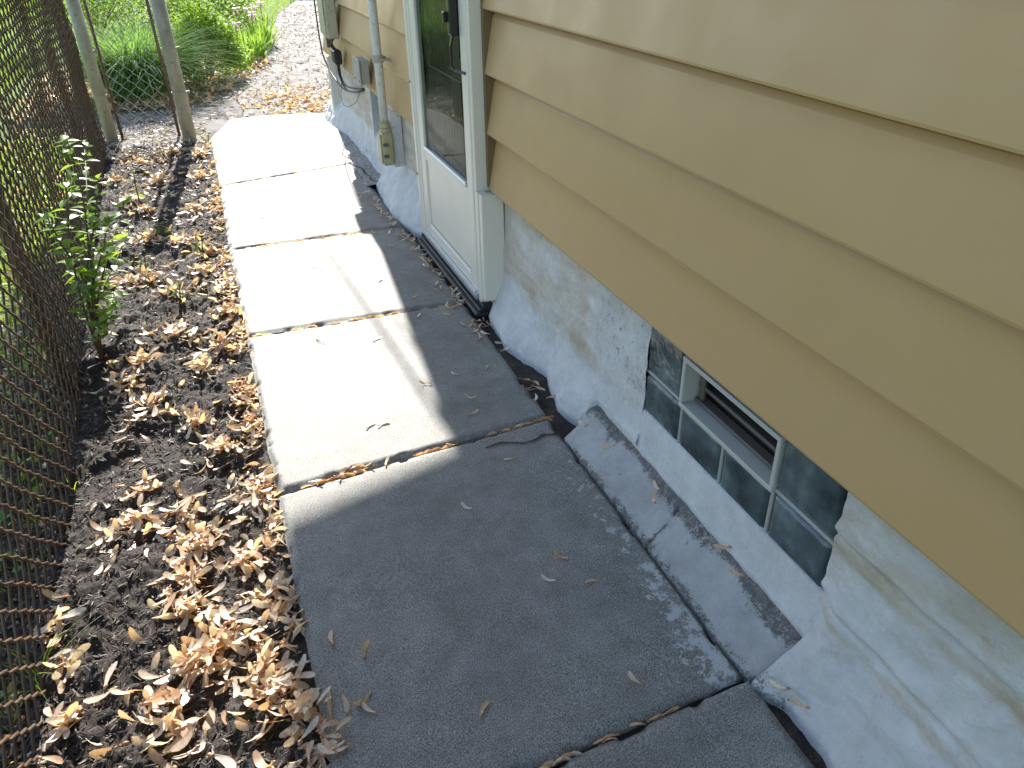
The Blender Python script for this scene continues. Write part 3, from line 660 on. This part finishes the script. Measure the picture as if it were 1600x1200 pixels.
# ------------------------------------------------------------------ chain-link fence and gate
def chain(p0, p1, z0, z1, wdt, r, sides=5, skirt=None, wob=.0):
    p0 = np.array(p0, float); p1 = np.array(p1, float); L = np.linalg.norm(p1-p0); d = (p1-p0)/L; nrm = np.array([-d[1], d[0]])
    nw = int(L/wdt); nz = int((z1-z0)/wdt)
    Vs = []; Fs = []; base = 0; ang = np.arange(sides)*2*math.pi/sides
    for i in range(nw):
        c = (i+.5)*wdt; ph = i % 2
        zz = []; ll = []; dd = []
        for k in range(nz+1):
            side = 1 if (k+ph) % 2 else -1
            # hooked bend: three points round the knuckle
            for q in (-.16, 0, .16):
                zz.append(z0+(k+q)*wdt); ll.append(c+side*(wdt*.5+r*.6)*(1 if q == 0 else .80)); dd.append((r*1.3 if q <= 0 else -r*1.3)*(1 if side > 0 else -1))
        zz = np.array(zz); ll = np.array(ll); dd = np.array(dd)
        dd = dd+wob*(fbm(ll*3, zz*4, 3, 55)-.5)
        P = np.stack([p0[0]+d[0]*ll+nrm[0]*dd, p0[1]+d[1]*ll+nrm[1]*dd, zz], 1); n = len(P)
        T = np.gradient(P, axis=0); T /= np.linalg.norm(T, axis=1)[:, None]
        A = np.cross(T, [nrm[0], nrm[1], 0.]); A /= np.linalg.norm(A, axis=1)[:, None]; B = np.cross(T, A)
        V = P[:, None]+r*(np.cos(ang)[None, :, None]*A[:, None]+np.sin(ang)[None, :, None]*B[:, None])
        k = np.arange(n-1)[:, None]*sides; j = np.arange(sides)[None]; j2 = (j+1) % sides
        F = np.stack([k+j, k+j2, k+sides+j2, k+sides+j], -1).reshape(-1, 4)+base
        Vs.append(V.reshape(-1, 3)); Fs.append(F); base += n*sides
    return np.concatenate(Vs), np.concatenate(Fs)
fence = empty('chain_link_fence', (FX(2), 2, -.04), 'brown chain-link fence along the left side of the mulch bed', 'fence')
V, F = chain((FX(.1), .1), (FX(4.74), 4.74), -.035, .87, .030, .0026, 5, wob=.03)
link('wire_mesh', mesh_np('wire_mesh', V*S, F, True), WIRE, fence)
for y in (-.5, 2.0, 4.46):
    x = FX(y)-.026; mb = MB().tube([(x, y, -.06), (x, y, .90)], .020, 14); p = mb.build('post', WIRE, fence, True)
    MB().tube([(x, y, .90), (x, y, .915), (x, y, .925)], [.024, .022, .008], 14).build('post_cap', WIRE, p, True)
MB().tube([(FX(-.5)-.026, -.5, .875), (FX(4.75)-.026, 4.75, .875)], .014, 10).build('top_rail', WIRE, fence, True)
V, F = chain((FX(-.9), -.9), (FX(.1), .1), -.035, .87, .030, .0026, 4)
link('wire_mesh', mesh_np('wire_mesh', V*S, F, True), WIRE, fence)

gate = empty('garden_gate', (-.35, 4.72, 0), 'narrow chain-link gate panel between two weathered posts', 'gate')
for (x, y, r) in ((-.548, 4.78, .032), (-.150, 4.69, .036)):
    p = MB().tube([(x, y, -.05), (x, y, .95)], r, 20).build('post', GALV, gate, True)
    for z in ((.22, .44, .70)): MB().tube([(x, y, z), (x, y, z+.012)], r+.003, 20).box((x+r-.002, y-.006, z-.001), (x+r+.018, y+.006, z+.013), .002).build('band', GALV, p, False)
    MB().tube([(x, y, .95), (x, y, .97), (x, y, .985)], [r+.003, r, .01], 16).build('cap', GALV, p, True)
for x, y in ((-.500, 4.83), (-.205, 4.80)):
    MB().tube([(x, y, -.05), (x, y, .80)], .0085, 10).build('frame_pipe', WIRE, gate, True)
MB().tube([(-.50, 4.83, .79), (-.205, 4.80, .79)], .0085, 10).build('frame_pipe', WIRE, gate, True)
V, F = chain((-.495, 4.82), (-.205, 4.79), .06, .78, .0335, .0016, 5)
link('wire_mesh', mesh_np('wire_mesh', V*S, F, True), WIREG, gate)

# ------------------------------------------------------------------ mulch slivers
n = 46000
x = rng.uniform(-.66, -.045, n); y = .45+4.3*rng.random(n)**1.7
L = .004+.024*rng.random(n)**2.6; T = np.array([[-.5, -.12, 0], [.5, -.08, 0], [.5, .08, 0], [-.5, .12, 0], [-.45, 0, .12], [.45, 0, .1]])
TF = [np.array([[0, 1, 5, 4], [3, 4, 5, 2]]), np.array([[0, 4, 3], [1, 2, 5]])]
V, F, A = inst(T, TF, np.ones((6, 2)), np.stack([x*S, y*S, bedz(x, y)*S+.003], 1), rot(rng.uniform(0, 6.3, n), rng.normal(0, .4, n), rng.normal(0, .5, n)), np.stack([L, L*rng.uniform(.5, 1.6, n), L*.6], 1), rng.random(n)**2)
tag(link('mulch', mesh_np('mulch', V, F, False, A), CHIP), 'dark shredded bark mulch covering the soil bed between fence and walk', 'mulch', kind='stuff')

# ------------------------------------------------------------------ maple seeds
seeds = []     # x, y, z(m above surface), yaw, pitch, roll, tint, zone
def add_seed(x, y, z, yaw=None, pitch=0, roll=0, tint=None, zone='bed', sc=None):
    seeds.append((x, y, z, rng.uniform(0, 6.28) if yaw is None else yaw, pitch, roll, rng.random() if tint is None else tint, zone, rng.uniform(.78, 1.05) if sc is None else sc))
walk = [(.313, 1.129, 2), (.009, .902, 1.5), (.055, .857, 1.1), (.038, .751, 2.1), (.197, .686, .8), (.43, .934, 2.2), (.387, .89, 2.2), (.452, .856, 0), (.429, .651, 1.9), (.449, 1.246, 2.8), (.43, 1.439, .1), (.446, 1.512, 2.6),
        (.224, 1.479, .2), (.195, 1.485, .6), (.362, 1.618, 2.7), (.446, 1.634, 2.2), (.533, 1.633, .9), (.608, 1.702, .2), (.446, 1.994, 1), (.528, 1.973, 2.4), (.466, 2.125, .8), (.551, 1.891, 2), (.562, 1.835, 0), (.592, 1.862, 1), (.588, 2.263, 1), (.576, 2.355, 2), (.558, 2.195, 1), (.501, 2.584, 2.5), (.486, 3.054, 2.5), (.40, 2.30, 1), (.30, 1.9, .5), (.47, 2.75, 1.9), (.15, 1.95, 2.2), (.22, 2.5, .2), (.10, 3.1, 1.2)]
for x, y, a_ in walk: add_seed(x, y, .002, a_, rng.normal(0, .06), rng.normal(0, .12), zone='walk', sc=.62)
strip = [(.628, 1.262, 1.7), (.640, 1.245, .6), (.636, 1.155, 2.9), (.655, .985, 1.4), (.640, .965, 1.1), (.668, .79, 2.5), (.660, .735, 1.9), (.618, .512, 1.95), (.612, .55, 2.2)]
for x, y, a_ in strip: add_seed(x, y, .004, a_, 0, -.5, zone='strip', sc=.62)
for k in range(9): add_seed(rng.uniform(.60, .635), rng.uniform(1.44, 1.56), rng.uniform(.001, .012), pitch=rng.normal(0, .3), roll=rng.normal(0, .5), zone='gap', sc=.62)
for k in range(15): add_seed(rng.uniform(.555, .625), rng.uniform(1.74, 1.95), rng.uniform(0, .012), pitch=rng.normal(0, .25), roll=rng.normal(0, .4), zone='gap', sc=.6)
for k in range(95):
    y = rng.uniform(2.0, 3.25); x = np.interp(y, [2, 2.6, 3, 3.3], [.595, .59, .565, .57])-abs(rng.normal(0, .022)); add_seed(x, y, rng.uniform(0, .012), pitch=rng.normal(0, .25), roll=rng.normal(0, .4), zone='sill', sc=.6)
J = [((-.03, .562), (.59, .594), 26, 0), ((-.036, 1.321), (.59, 1.366), 50, 1), ((-.04, 2.068), (.6, 2.046), 34, 2), ((-.047, 2.792), (.59, 2.773), 34, 3), ((-.04, 3.626), (.58, 3.745), 14, 4)]
for a_, b_, n, q in J:
    for k in range(n):
        t = rng.random() if q != 1 else np.clip(rng.choice([.2, .27, .97, .9, .1, .55]) + rng.normal(0, .05), 0, 1)
        if q == 0: t = rng.uniform(.0, .8)
        dx, dy = b_[0]-a_[0], b_[1]-a_[1]
        out = rng.random() < (.30 if q == 1 and t < .4 else .0)
        add_seed(a_[0]+dx*t, a_[1]+dy*t+(rng.normal(0, .012) if out else 0), .004 if out else -.012, math.atan2(dy, dx)+(rng.normal(0, .7) if out else rng.normal(0, .06)+math.pi*(rng.random() < .5)), rng.normal(0, .15), rng.normal(0, .4) if out else rng.normal(1.35, .25), tint=rng.random()*.4, zone='joint', sc=.62)
xe = lambda y: np.interp(y, [.2, .56, 1.3, 2.06, 2.8, 3.6], [-.026, -.030, -.037, -.041, -.047, -.042])
clumps = [(-.218, 1.352, 1), (-.19, 1.249, 1.3), (-.198, .95, 1.5), (-.167, .99, 1.1), (-.264, .89, 1), (-.088, .847, 1.2), (-.055, .778, 1.4), (-.314, 1.37, .9), (-.07, 1.619, 1), (-.075, 1.378, 1.1), (-.215, 1.078, 1), (-.209, 1.157, 1.), (-.079, 1.035, .8), (-.317, 2.688, 1.1), (-.35, 3.475, .9), (-.236, 2.217, 1), (-.326, 2.069, 1), (-.109, 2.077, 1), (-.171, 1.984, .9), (-.296, 1.827, .9), (-.193, 1.692, .9), (-.37, 1.976, .7), (-.408, 1.03, .3), (-.389, .918, .3), (-.232, .833, .7), (-.431, 1.134, .4), (-.08, 1.795, .8), (-.113, 1.171, .9), (-.134, 1.555, .9), (-.1, .925, 1), (-.08, 2.282, .9), (-.08, 2.494, .9), (-.30, 1.49, .5), (-.2, 3.0, 1), (-.33, 3.1, 1), (-.12, 2.9, .9), (-.24, 2.55, .8), (-.40, 2.7, .7), (-.14, 2.68, .8), (-.16, 3.4, 1.2), (-.3, 3.9, 1.2), (-.42, 3.6, 1), (-.5, 4.0, 1), (-.4, 4.3, 1.2), (-.25, 4.4, 1.2), (-.12, 3.9, 1.2), (-.1, 4.3, 1)]
for cx, cy, s_ in clumps:
    for k in range(int(31*s_)):
        r = abs(rng.normal(0, .040))*min(1.2, s_+.2); th = rng.uniform(0, 6.28); x = cx+r*math.cos(th); y = cy+r*math.sin(th)*1.25
        if x > xe(y)-.003 and rng.random() < .93: x = xe(y)-.004-rng.random()*.03
        h = max(0, .026*s_*(1-r/.06))*rng.random()
        up = rng.random() < .32
        add_seed(x, y, h*S+.004, th+rng.normal(0, .8), -rng.uniform(.1, 1.0) if up else rng.normal(0, .25), rng.normal(0, .9 if up else .35), zone='bed', sc=rng.uniform(.72, 1.08))
for k in range(820):       # edge band along the slab
    y = .6+4.0*rng.random()**1.4; x = xe(y)-.003-abs(rng.normal(0, .021))
    if vn(y*9, 0, 3) < .35: continue
    add_seed(x, y, rng.uniform(.002, .018), pitch=rng.normal(0, .35), roll=rng.normal(0, .6), sc=rng.uniform(.55, .85))
for k in range(820):        # loose scatter
    y = .5+4.3*rng.random()**1.1; x = rng.uniform(-.47, -.05)
    if vn(x*9+3, y*7, 31) < .52 and y < 2.6: continue
    add_seed(x, y, .005, pitch=rng.normal(0, .2), roll=rng.normal(0, .35), sc=rng.uniform(.5, .85))
for k in range(16):        # on the slab corner at the bottom of the picture
    add_seed(rng.normal(-.02, .018), rng.uniform(.70, .80), rng.uniform(.002, .012), pitch=rng.normal(0, .15), roll=rng.normal(0, .3), zone='corner', sc=rng.uniform(.6, .75))
def surf(x, y, zone):
    if zone == 'bed': return max(bedz(np.array(x), np.array(y)), -.06)
    if zone in ('strip',): return float(np.interp(x, [.594, .60, .668, .676, .69], [0, .010, .066, .074, .148]))
    if zone == 'gap': return .0 if x < .595 else -.014
    return 0.
P = []; 
for s_ in seeds: P.append([s_[0]*S, s_[1]*S, float(surf(s_[0], s_[1], s_[7]))*S+s_[2]+.001])
P = np.array(P); sv = np.array([s_[3:7] for s_ in seeds], float); sc = np.array([s_[8] for s_ in seeds]); Rm = rot(sv[:, 0], sv[:, 1], sv[:, 2])
zone = [s_[7] for s_ in seeds]
# keep the lowest point of each seed just on the ground (clumps may interpenetrate slightly)
Rc = np.array(R); cp = (P-np.array([0, 0, S]))@Rc; px = 512+cp[:, 0]/cp[:, 2]*763.5; py = 384+cp[:, 1]/cp[:, 2]*763.5
vis = (cp[:, 2] > 0) & (px > 2) & (px < 1022) & (py > 2) & (py < 766)
must = np.array([z in ('walk', 'strip') for z in zone]); key = np.where(vis, cp[:, 2], 99)-np.where(must & vis, 50, 0)
order = np.argsort(key); ind = order[:300]; rest = order[300:]
variants = []
for q in range(12):
    T, TF, TA = SAM[q % 6]; A = np.empty((len(T), 3)); A[:, 0] = (q*.37) % 1; A[:, 1:] = TA
    variants.append(mesh_np('maple_seed', T, TF, True, A)); variants[-1].materials.append(SEED)
WL = ['lone maple seed left of the hairline crack in the middle of the nearest full slab', 'upper left of two pale maple seeds by the left edge of the shaded slab', 'lower right of two pale maple seeds by the left edge of the shaded slab', 'maple seed just right of the heap spilling over the slab corner', 'single pale maple seed at the bottom centre of the nearest full slab', 'topmost of the three maple seeds close together on the shaded slab', 'brown maple seed at the left of the three seeds on the shaded slab', 'crosswise maple seed at the right of the three on the shaded slab', 'brown maple seed just above the diagonal joint of the nearest slab', 'maple seed closest below the hairline crack on the shaded slab']
SLB = ['farthest maple seed at the pointed tip of the mortar strip', 'second maple seed at the far tip of the mortar strip', 'flat brown maple seed below the first glass block on the mortar strip', 'upper of two maple seeds by the mould band of the mortar strip', 'lower of two maple seeds by the mould band of the mortar strip', 'maple seed beside the cross groove of the mortar strip', 'maple seed nearest the viewer on the worn mortar strip', 'long maple seed in the crack at the foot of the near white wall', 'maple seed at the near end of the mortar strip by the crack']
def where(x, y, z):
    if z == 'strip': return 'dry maple seed lying on the sloping whitewashed mortar strip under the window', 'maple seeds on the mortar strip'
    if z == 'gap': return 'dry maple seed lodged beside the dark gap between slab and white fillet', 'maple seeds in the gap by the wall'
    if z == 'sill': return 'dry maple seed in the drift along the door threshold', 'maple seeds drifted at the threshold'
    if z == 'joint': return 'brown maple seed wedged in a joint between two walkway slabs', 'maple seeds stuck in slab joints'
    if z == 'corner': return 'tan maple seed spilling from the mulch onto the nearest slab edge', 'maple seeds spilling onto the slab'
    if z == 'walk':
        lit = 'sunlit' if x < .341+.087*(y-1.328) else 'shaded'
        sl = 'slab just beyond the leaf-filled joint' if y < 2.055 else 'slab in front of the storm door' if y < 2.78 else 'slab beyond the storm door'
        return f'maple seed lying on the {lit} part of the {sl}', 'maple seeds on the farther slabs'
    a_ = 'nearest the viewer' if y < .86 else 'near the viewer' if y < .98 else 'farther back' if y < 1.12 else 'farthest back'
    b_ = 'by the fence foot' if x < -.33 else 'on open mulch' if x < -.24 else 'in the central heap' if x < -.13 else 'between heap and slab' if x < -.085 else 'against the slab edge'
    return f'dry tan maple seed {b_}, {a_}', 'maple seeds heaped on the near mulch'
for i in ind:
    o = bpy.data.objects.new('maple_seed', variants[int(rng.integers(0, 12))]); COL.objects.link(o)
    o.matrix_world = Matrix.Translation(Vector(P[i])) @ Matrix(Rm[i].tolist()).to_4x4() @ Matrix.Diagonal((sc[i], sc[i], sc[i], 1))
    l_, g_ = where(seeds[i][0], seeds[i][1], zone[i])
    if zone[i] == 'walk' and i < len(WL): l_ = WL[i]
    if zone[i] == 'strip': l_ = SLB[i-len(walk)]
    tag(o, l_, 'maple seed', g_)
def stuff_seeds(name, P, Rm, sc, tint, label, mat=SEED):
    Vs = []; F4 = []; F3 = []; As = []; off = 0; pick = rng.integers(0, 6, len(P))
    for q in range(6):
        k = pick == q
        if not k.any(): continue
        V, F, A = inst(*SAM[q], P[k], Rm[k], sc[k], tint[k]); Vs.append(V); As.append(A); F4.append(F[0]+off); F3.append(F[1]+off); off += len(V)
    tag(link(name, mesh_np(name, np.concatenate(Vs), [np.concatenate(F4), np.concatenate(F3)], True, np.concatenate(As)), mat), label, 'seed litter', kind='stuff')
stuff_seeds('seed_litter', P[rest], Rm[rest], sc[rest], sv[rest, 3], 'fallen tan maple seeds strewn over the farther mulch and slab edges')
# litter on the path beyond and beds
n = 3600; y = 4.4+8*rng.random(n)**1.7; x = path_l(y)+(path_r(y)-path_l(y))*rng.random(n)
k = ~((x > -.06) & (x < .64) & (y < 5.05)) & ~((x > .62) & (y < 4.86)); x = x[k]; y = y[k]; n = len(x)
stuff_seeds('path_litter', np.stack([x*S, y*S, pathz(x, y)*S+.006], 1), rot(rng.uniform(0, 6.3, n), rng.normal(0, .25, n), rng.normal(0, .4, n)), rng.uniform(.6, 1.2, n), .15+.8*rng.random(n), 'pale maple seeds and debris littering the garden path beyond the slabs', LITTER)
n = 2600; y = rng.uniform(5.6, 8.2, n); x = rng.uniform(-1.2, .5, n); k = x < np.interp(y, [5.5, 6.2, 7, 9.5], [-.05, .2, .5, .9]); x = x[k]; y = y[k]; n = len(x)
stuff_seeds('leaf_litter', np.stack([x*S, y*S, np.full(n, .005*S)], 1), rot(rng.uniform(0, 6.3, n), rng.normal(0, .4, n), rng.normal(0, .6, n)), rng.uniform(.7, 1.4, n), rng.random(n)*.4, 'russet leaf litter under the planting beyond the gate')
n = 2600; y = .5+5*rng.random(n)**1.6; x = FX(y)-.03-rng.random(n)**1.8*1.1
stuff_seeds('lawn_litter', np.stack([x*S, y*S, np.full(n, -.040*S)], 1), rot(rng.uniform(0, 6.3, n), rng.normal(0, .4, n), rng.normal(0, .6, n)), rng.uniform(.7, 1.2, n), rng.random(n)*.8, 'brown seed litter in the grass behind the fence')

n = 300; x = rng.normal(.55, .16, n); y = 5.06+abs(rng.normal(.15, .5, n)); k = (x < .70+.3*(y-5)); x = x[k]; y = y[k]; n = len(x)
stuff_seeds('corner_litter', np.stack([x*S, y*S, pathz(x, y)*S+.012], 1), rot(rng.uniform(0, 6.3, n), rng.normal(0, .4, n), rng.normal(0, .6, n)), rng.uniform(.8, 1.3, n), rng.random(n)*.3, 'russet seed drift on the path beside the far house corner')
# ------------------------------------------------------------------ vegetation
# lawn behind the fence and at the end of the path
def lawn(x, y, h, z0, label, name='lawn_grass', mat=GRASSB):
    n = len(x); T, TF, TA = blade_t(3, .11, .45)
    V, F, A = inst(T, TF, TA, np.stack([x*S, y*S, np.full(n, z0*S)], 1), rot(rng.uniform(0, 6.3, n), rng.normal(0, .25, n), rng.normal(0, .25, n)), h, rng.random(n)*.6+.4*vn(x*4, y*4, 3))
    tag(link(name, mesh_np(name, V, F, False, A), mat), label, 'grass', kind='stuff')
n = 85000; y = .3+9*rng.random(n)**1.3; x = FX(np.minimum(y, 5))-.04-3.2*rng.random(n)**1.5
k = ~((y > 5.2) & (x > -1.4)) & (fbm(x*4, y*4, 3, 6)+.25*ss(1.0, 2.8, y) > .44); lawn(x[k], y[k], rng.uniform(.03, .075, k.sum()), -.055, 'sunlit lawn behind the brown chain-link fence')
n = 30000; y = rng.uniform(9, 17, n); x = rng.uniform(-4.5, 3.0, n); k = (x < path_l(y)-.0) & (x > -4.5) & ~((y < 9.6) & (x > -1.4) & (x < .8)); lawn(x[k], y[k], rng.uniform(.05, .10, k.sum()), -.055, 'bright lawn at the far end of the garden path')
# weeds just behind the fence foot
n = 900; y = rng.uniform(.5, 2.4, n); x = FX(y)-.05-.35*rng.random(n); T, TF, TA = leaf_t(.05, .5)
V, F, A = inst(T, TF, TA, np.stack([x*S, y*S, (-.05+.16*rng.random(n)**2)*S], 1), rot(rng.uniform(0, 6.3, n), rng.normal(-.3, .4, n), rng.normal(0, .5, n)), rng.uniform(.5, 1.2, n), rng.random(n)*.6)
tag(link('ground_cover', mesh_np('ground_cover', V, F, True, A), SHRUB), 'leafy green weeds at the foot of the fence on the lawn side', 'weeds', kind='stuff')

def leafy(name, base, stems, label, cat, leafL, mat, group=None, leaves_per=14, seed=3, W=.45):
    r = np.random.default_rng(seed); root = empty(name, base, label, cat, group)
    sm = MB(); P = []; Y_ = []; Pi = []; Ro = []; Sc = []
    for st in stems:
        c = curve([base]+list(st), 16); c = np.array(c); sm.tube(c, np.linspace(.004, .0012, 16), 6)
        for q in range(leaves_per):
            t = .25+.75*(q+.5)/leaves_per; i = min(int(t*15), 14); p = c[i]*(1-(t*15-i))+c[i+1]*(t*15-i)
            for s_ in (0, math.pi):
                yw = q*1.57+s_+r.normal(0, .35); P.append(p); Y_.append(yw); Pi.append(r.normal(-.1, .3)); Ro.append(r.normal(0, .35)); Sc.append((1.05-.25*t)*r.uniform(.75, 1.15))
    sm.build('stem', STEM, root, True)
    T, TF, TA = leaf_t(leafL, W); P = np.array(P)*S; n = len(P)
    V, F, A = inst(T, TF, TA, P, rot(np.array(Y_), np.array(Pi), np.array(Ro)), np.array(Sc), r.random(n))
    link('foliage', mesh_np('foliage', V, F, True, A), mat, root); return root
leafy('young_shrub', (-.430, 2.14, -.04), [[(-.42, 2.3, .18), (-.43, 2.55, .34), (-.44, 2.75, .46)], [(-.42, 2.2, .18), (-.43, 2.15, .30), (-.435, 2.10, .41)], [(-.40, 2.25, .2), (-.39, 2.4, .36), (-.40, 2.5, .50)], [(-.41, 2.2, .1), (-.36, 2.4, .2), (-.31, 2.65, .27)], [(-.43, 2.15, .15), (-.42, 2.2, .30), (-.40, 2.3, .43)], [(-.42, 2.25, .08), (-.37, 2.45, .13), (-.33, 2.6, .17)], [(-.41, 2.1, .06), (-.37, 2.12, .11), (-.345, 2.16, .16)], [(-.42, 2.3, .14), (-.42, 2.7, .30), (-.43, 3.0, .38)], [(-.42, 2.2, .16), (-.37, 2.35, .30), (-.35, 2.5, .38)], [(-.41, 2.2, .14), (-.37, 2.3, .22), (-.345, 2.45, .28)]],
      'leafy young green shrub growing through the foot of the chain-link fence', 'shrub', .074, SHRUB, leaves_per=14, seed=4)
leafy('seedling', (-.37, 3.55, -.03), [[(-.37, 3.56, .06), (-.36, 3.6, .16)]], 'thin seedling with pale green leaves in the mulch before the gate', 'seedling', .05, BUSHL, leaves_per=5, seed=6)
for k, (x, y) in enumerate(((-.14, 2.86), (-.22, 2.46), (-.33, 2.75), (-.06, 4.55), (-.27, 3.1))):
    lab = ['yellow-green weed sprout at the mulch edge beside the sunlit slabs', 'small green sprout beside the dark hollow in the mulch', 'tiny sprout among seed clumps near the shrub', 'weed sprout at the cut corner of the farthest slab', 'low sprout in mid bed mulch'][k]
    leafy('weed_sprout', (x, y, -.03), [[(x+.005, y, .0), (x+.01, y+.01, .035)], [(x-.01, y, .0), (x-.03, y+.01, .02)]], lab, 'weed', .038, BUSHL, 'weed sprouts in the mulch', 3, 10+k)
# thin grass tufts at the fence foot
def tuft(name, base, n, h, spread, W, bend, label, cat, mat, seed, group=None, zj=0):
    r = np.random.default_rng(seed); T, TF, TA = blade_t(9, 1., bend); th = r.uniform(0, 6.28, n); rad = spread*np.sqrt(r.random(n))
    P = np.stack([base[0]+rad*np.cos(th), base[1]+rad*np.sin(th), np.full(n, base[2])], 1)*S
    H = h*S*r.uniform(.55, 1.05, n); T = T.copy(); V, F, A = inst(T, TF, TA, P, rot(th+r.normal(0, .5, n), r.normal(.22, .24, n), r.normal(0, .15, n)), np.stack([H*r.uniform(.3, 1.2, n), np.full(n, W)*r.uniform(.6, 1.2, n), H], 1), r.random(n))
    root = empty(name, base, label, cat, group); link('foliage', mesh_np('foliage', V, F, True, A), mat, root); return root
tuft('grass_tuft', (-.445, 1.02, -.04), 16, .12, .02, .003, 1.2, 'sparse thin grass tuft at the fence foot nearest the viewer', 'grass tuft', GRASSB, 2, 'grass tufts')
tuft('grass_tuft', (-.45, 1.55, -.04), 5, .14, .02, .003, 1., 'few thin green blades at the fence foot by the mulch hollow', 'grass tuft', GRASSB, 5, 'grass tufts')
og = tuft('ornamental_grass', (-.44, 6.15, -.02), 4200, .66, .16, .010, .9, 'large arching clump of ornamental grass behind the gate', 'ornamental grass', TALLG, 21)
# bushes
def bush(name, c, rx, ry, h, n, leafL, label, cat, mat, seed, group=None, W=.45):
    r = np.random.default_rng(seed); root = empty(name, (c[0], c[1], -.03), label, cat, group)
    # sub-clumps give an uneven outline
    nc = 46; th = r.uniform(0, 6.28, nc); ph = np.arccos(r.uniform(-.15, 1, nc)); rr = r.uniform(.55, 1.0, nc)
    C = np.stack([c[0]+rx*rr*np.sin(ph)*np.cos(th), c[1]+ry*rr*np.sin(ph)*np.sin(th), c[2]+h*(.25+.62*rr*np.cos(ph))], 1)
    i = r.integers(0, nc, n); P = (C[i]+r.normal(0, 1, (n, 3))*np.array([rx, ry, h])*.12)
    P[:, 2] = np.maximum(P[:, 2], c[2]+.03)
    T, TF, TA = leaf_t(leafL, W); cl = r.random(nc)
    V, F, A = inst(T, TF, TA, P*S, rot(r.uniform(0, 6.28, n), r.normal(-.1, .5, n), r.normal(0, .5, n)), r.uniform(.6, 1.2, n), np.clip(.6*cl[i]+.4*r.random(n), 0, 1))
    link('foliage', mesh_np('foliage', V, F, True, A), mat, root)
    sm = MB()
    for k in range(16): sm.tube(curve([(c[0]+r.normal(0, .03), c[1]+r.normal(0, .03), c[2]-.04), (c[0]+(C[k][0]-c[0])*.4, c[1]+(C[k][1]-c[1])*.4, (c[2]+C[k][2])*.5), C[k]], 8), np.linspace(.009, .002, 8), 6)
    sm.build('stem', STEM, root, True); return root
bush('rounded_bush', (.0, 6.62, -.02), .29, .30, .54, 10000, .05, 'rounded bright green bush between the ornamental grass and the irises', 'bush', BUSHL, 31)
bush('flowering_shrub', (.12, 8.9, 0), .55, .5, .75, 6000, .055, 'loose green shrub behind the iris leaves', 'shrub', SHRUB, 32)
bush('background_bush', (-.95, 9.4, 0), .8, .6, .9, 6500, .06, 'broad green bush at the back of the bed behind the ornamental grass', 'bush', BUSHL, 33)
bush('dark_shrub', (2.0, 14.2, 0), .5, .5, .8, 3500, .06, 'dark low shrub at the far end beside the path', 'shrub', SHRUB, 35)
for k, (x, y, lab, n) in enumerate(((.30, 7.15, 'nearest iris clump with upright sword leaves beside the path', 90), (.45, 7.6, 'middle iris clump with dense upright leaves', 90), (.60, 8.35, 'farthest iris clump at the path bend', 80), (.20, 8.0, 'iris clump half hidden behind the rounded bush', 80))):
    root = tuft('iris_clump', (x, y, -.02), n, .36, .10, .026, .35, lab, 'iris', IRISL, 40+k, 'iris clumps by the path')
    r = np.random.default_rng(k); P = []; 
    for f in range(2):
        c = np.array([x+r.normal(0, .08), y+r.normal(0, .05), .30+.06*r.random()])
        MB().tube([(c[0], c[1], -.02), (c[0], c[1], c[2])], .003, 5).build('stem', STEM, root)
        T, TF, TA = leaf_t(.06, .7, .4, .8); V, F, A = inst(T, TF, TA, np.repeat(c[None]*S, 6, 0), rot(np.arange(6)*1.047, np.array([-.9, .3]*3), np.zeros(6)), np.ones(6), r.random(6))
        link('flower', mesh_np('flower', V, F, True, A), PETAL, root)
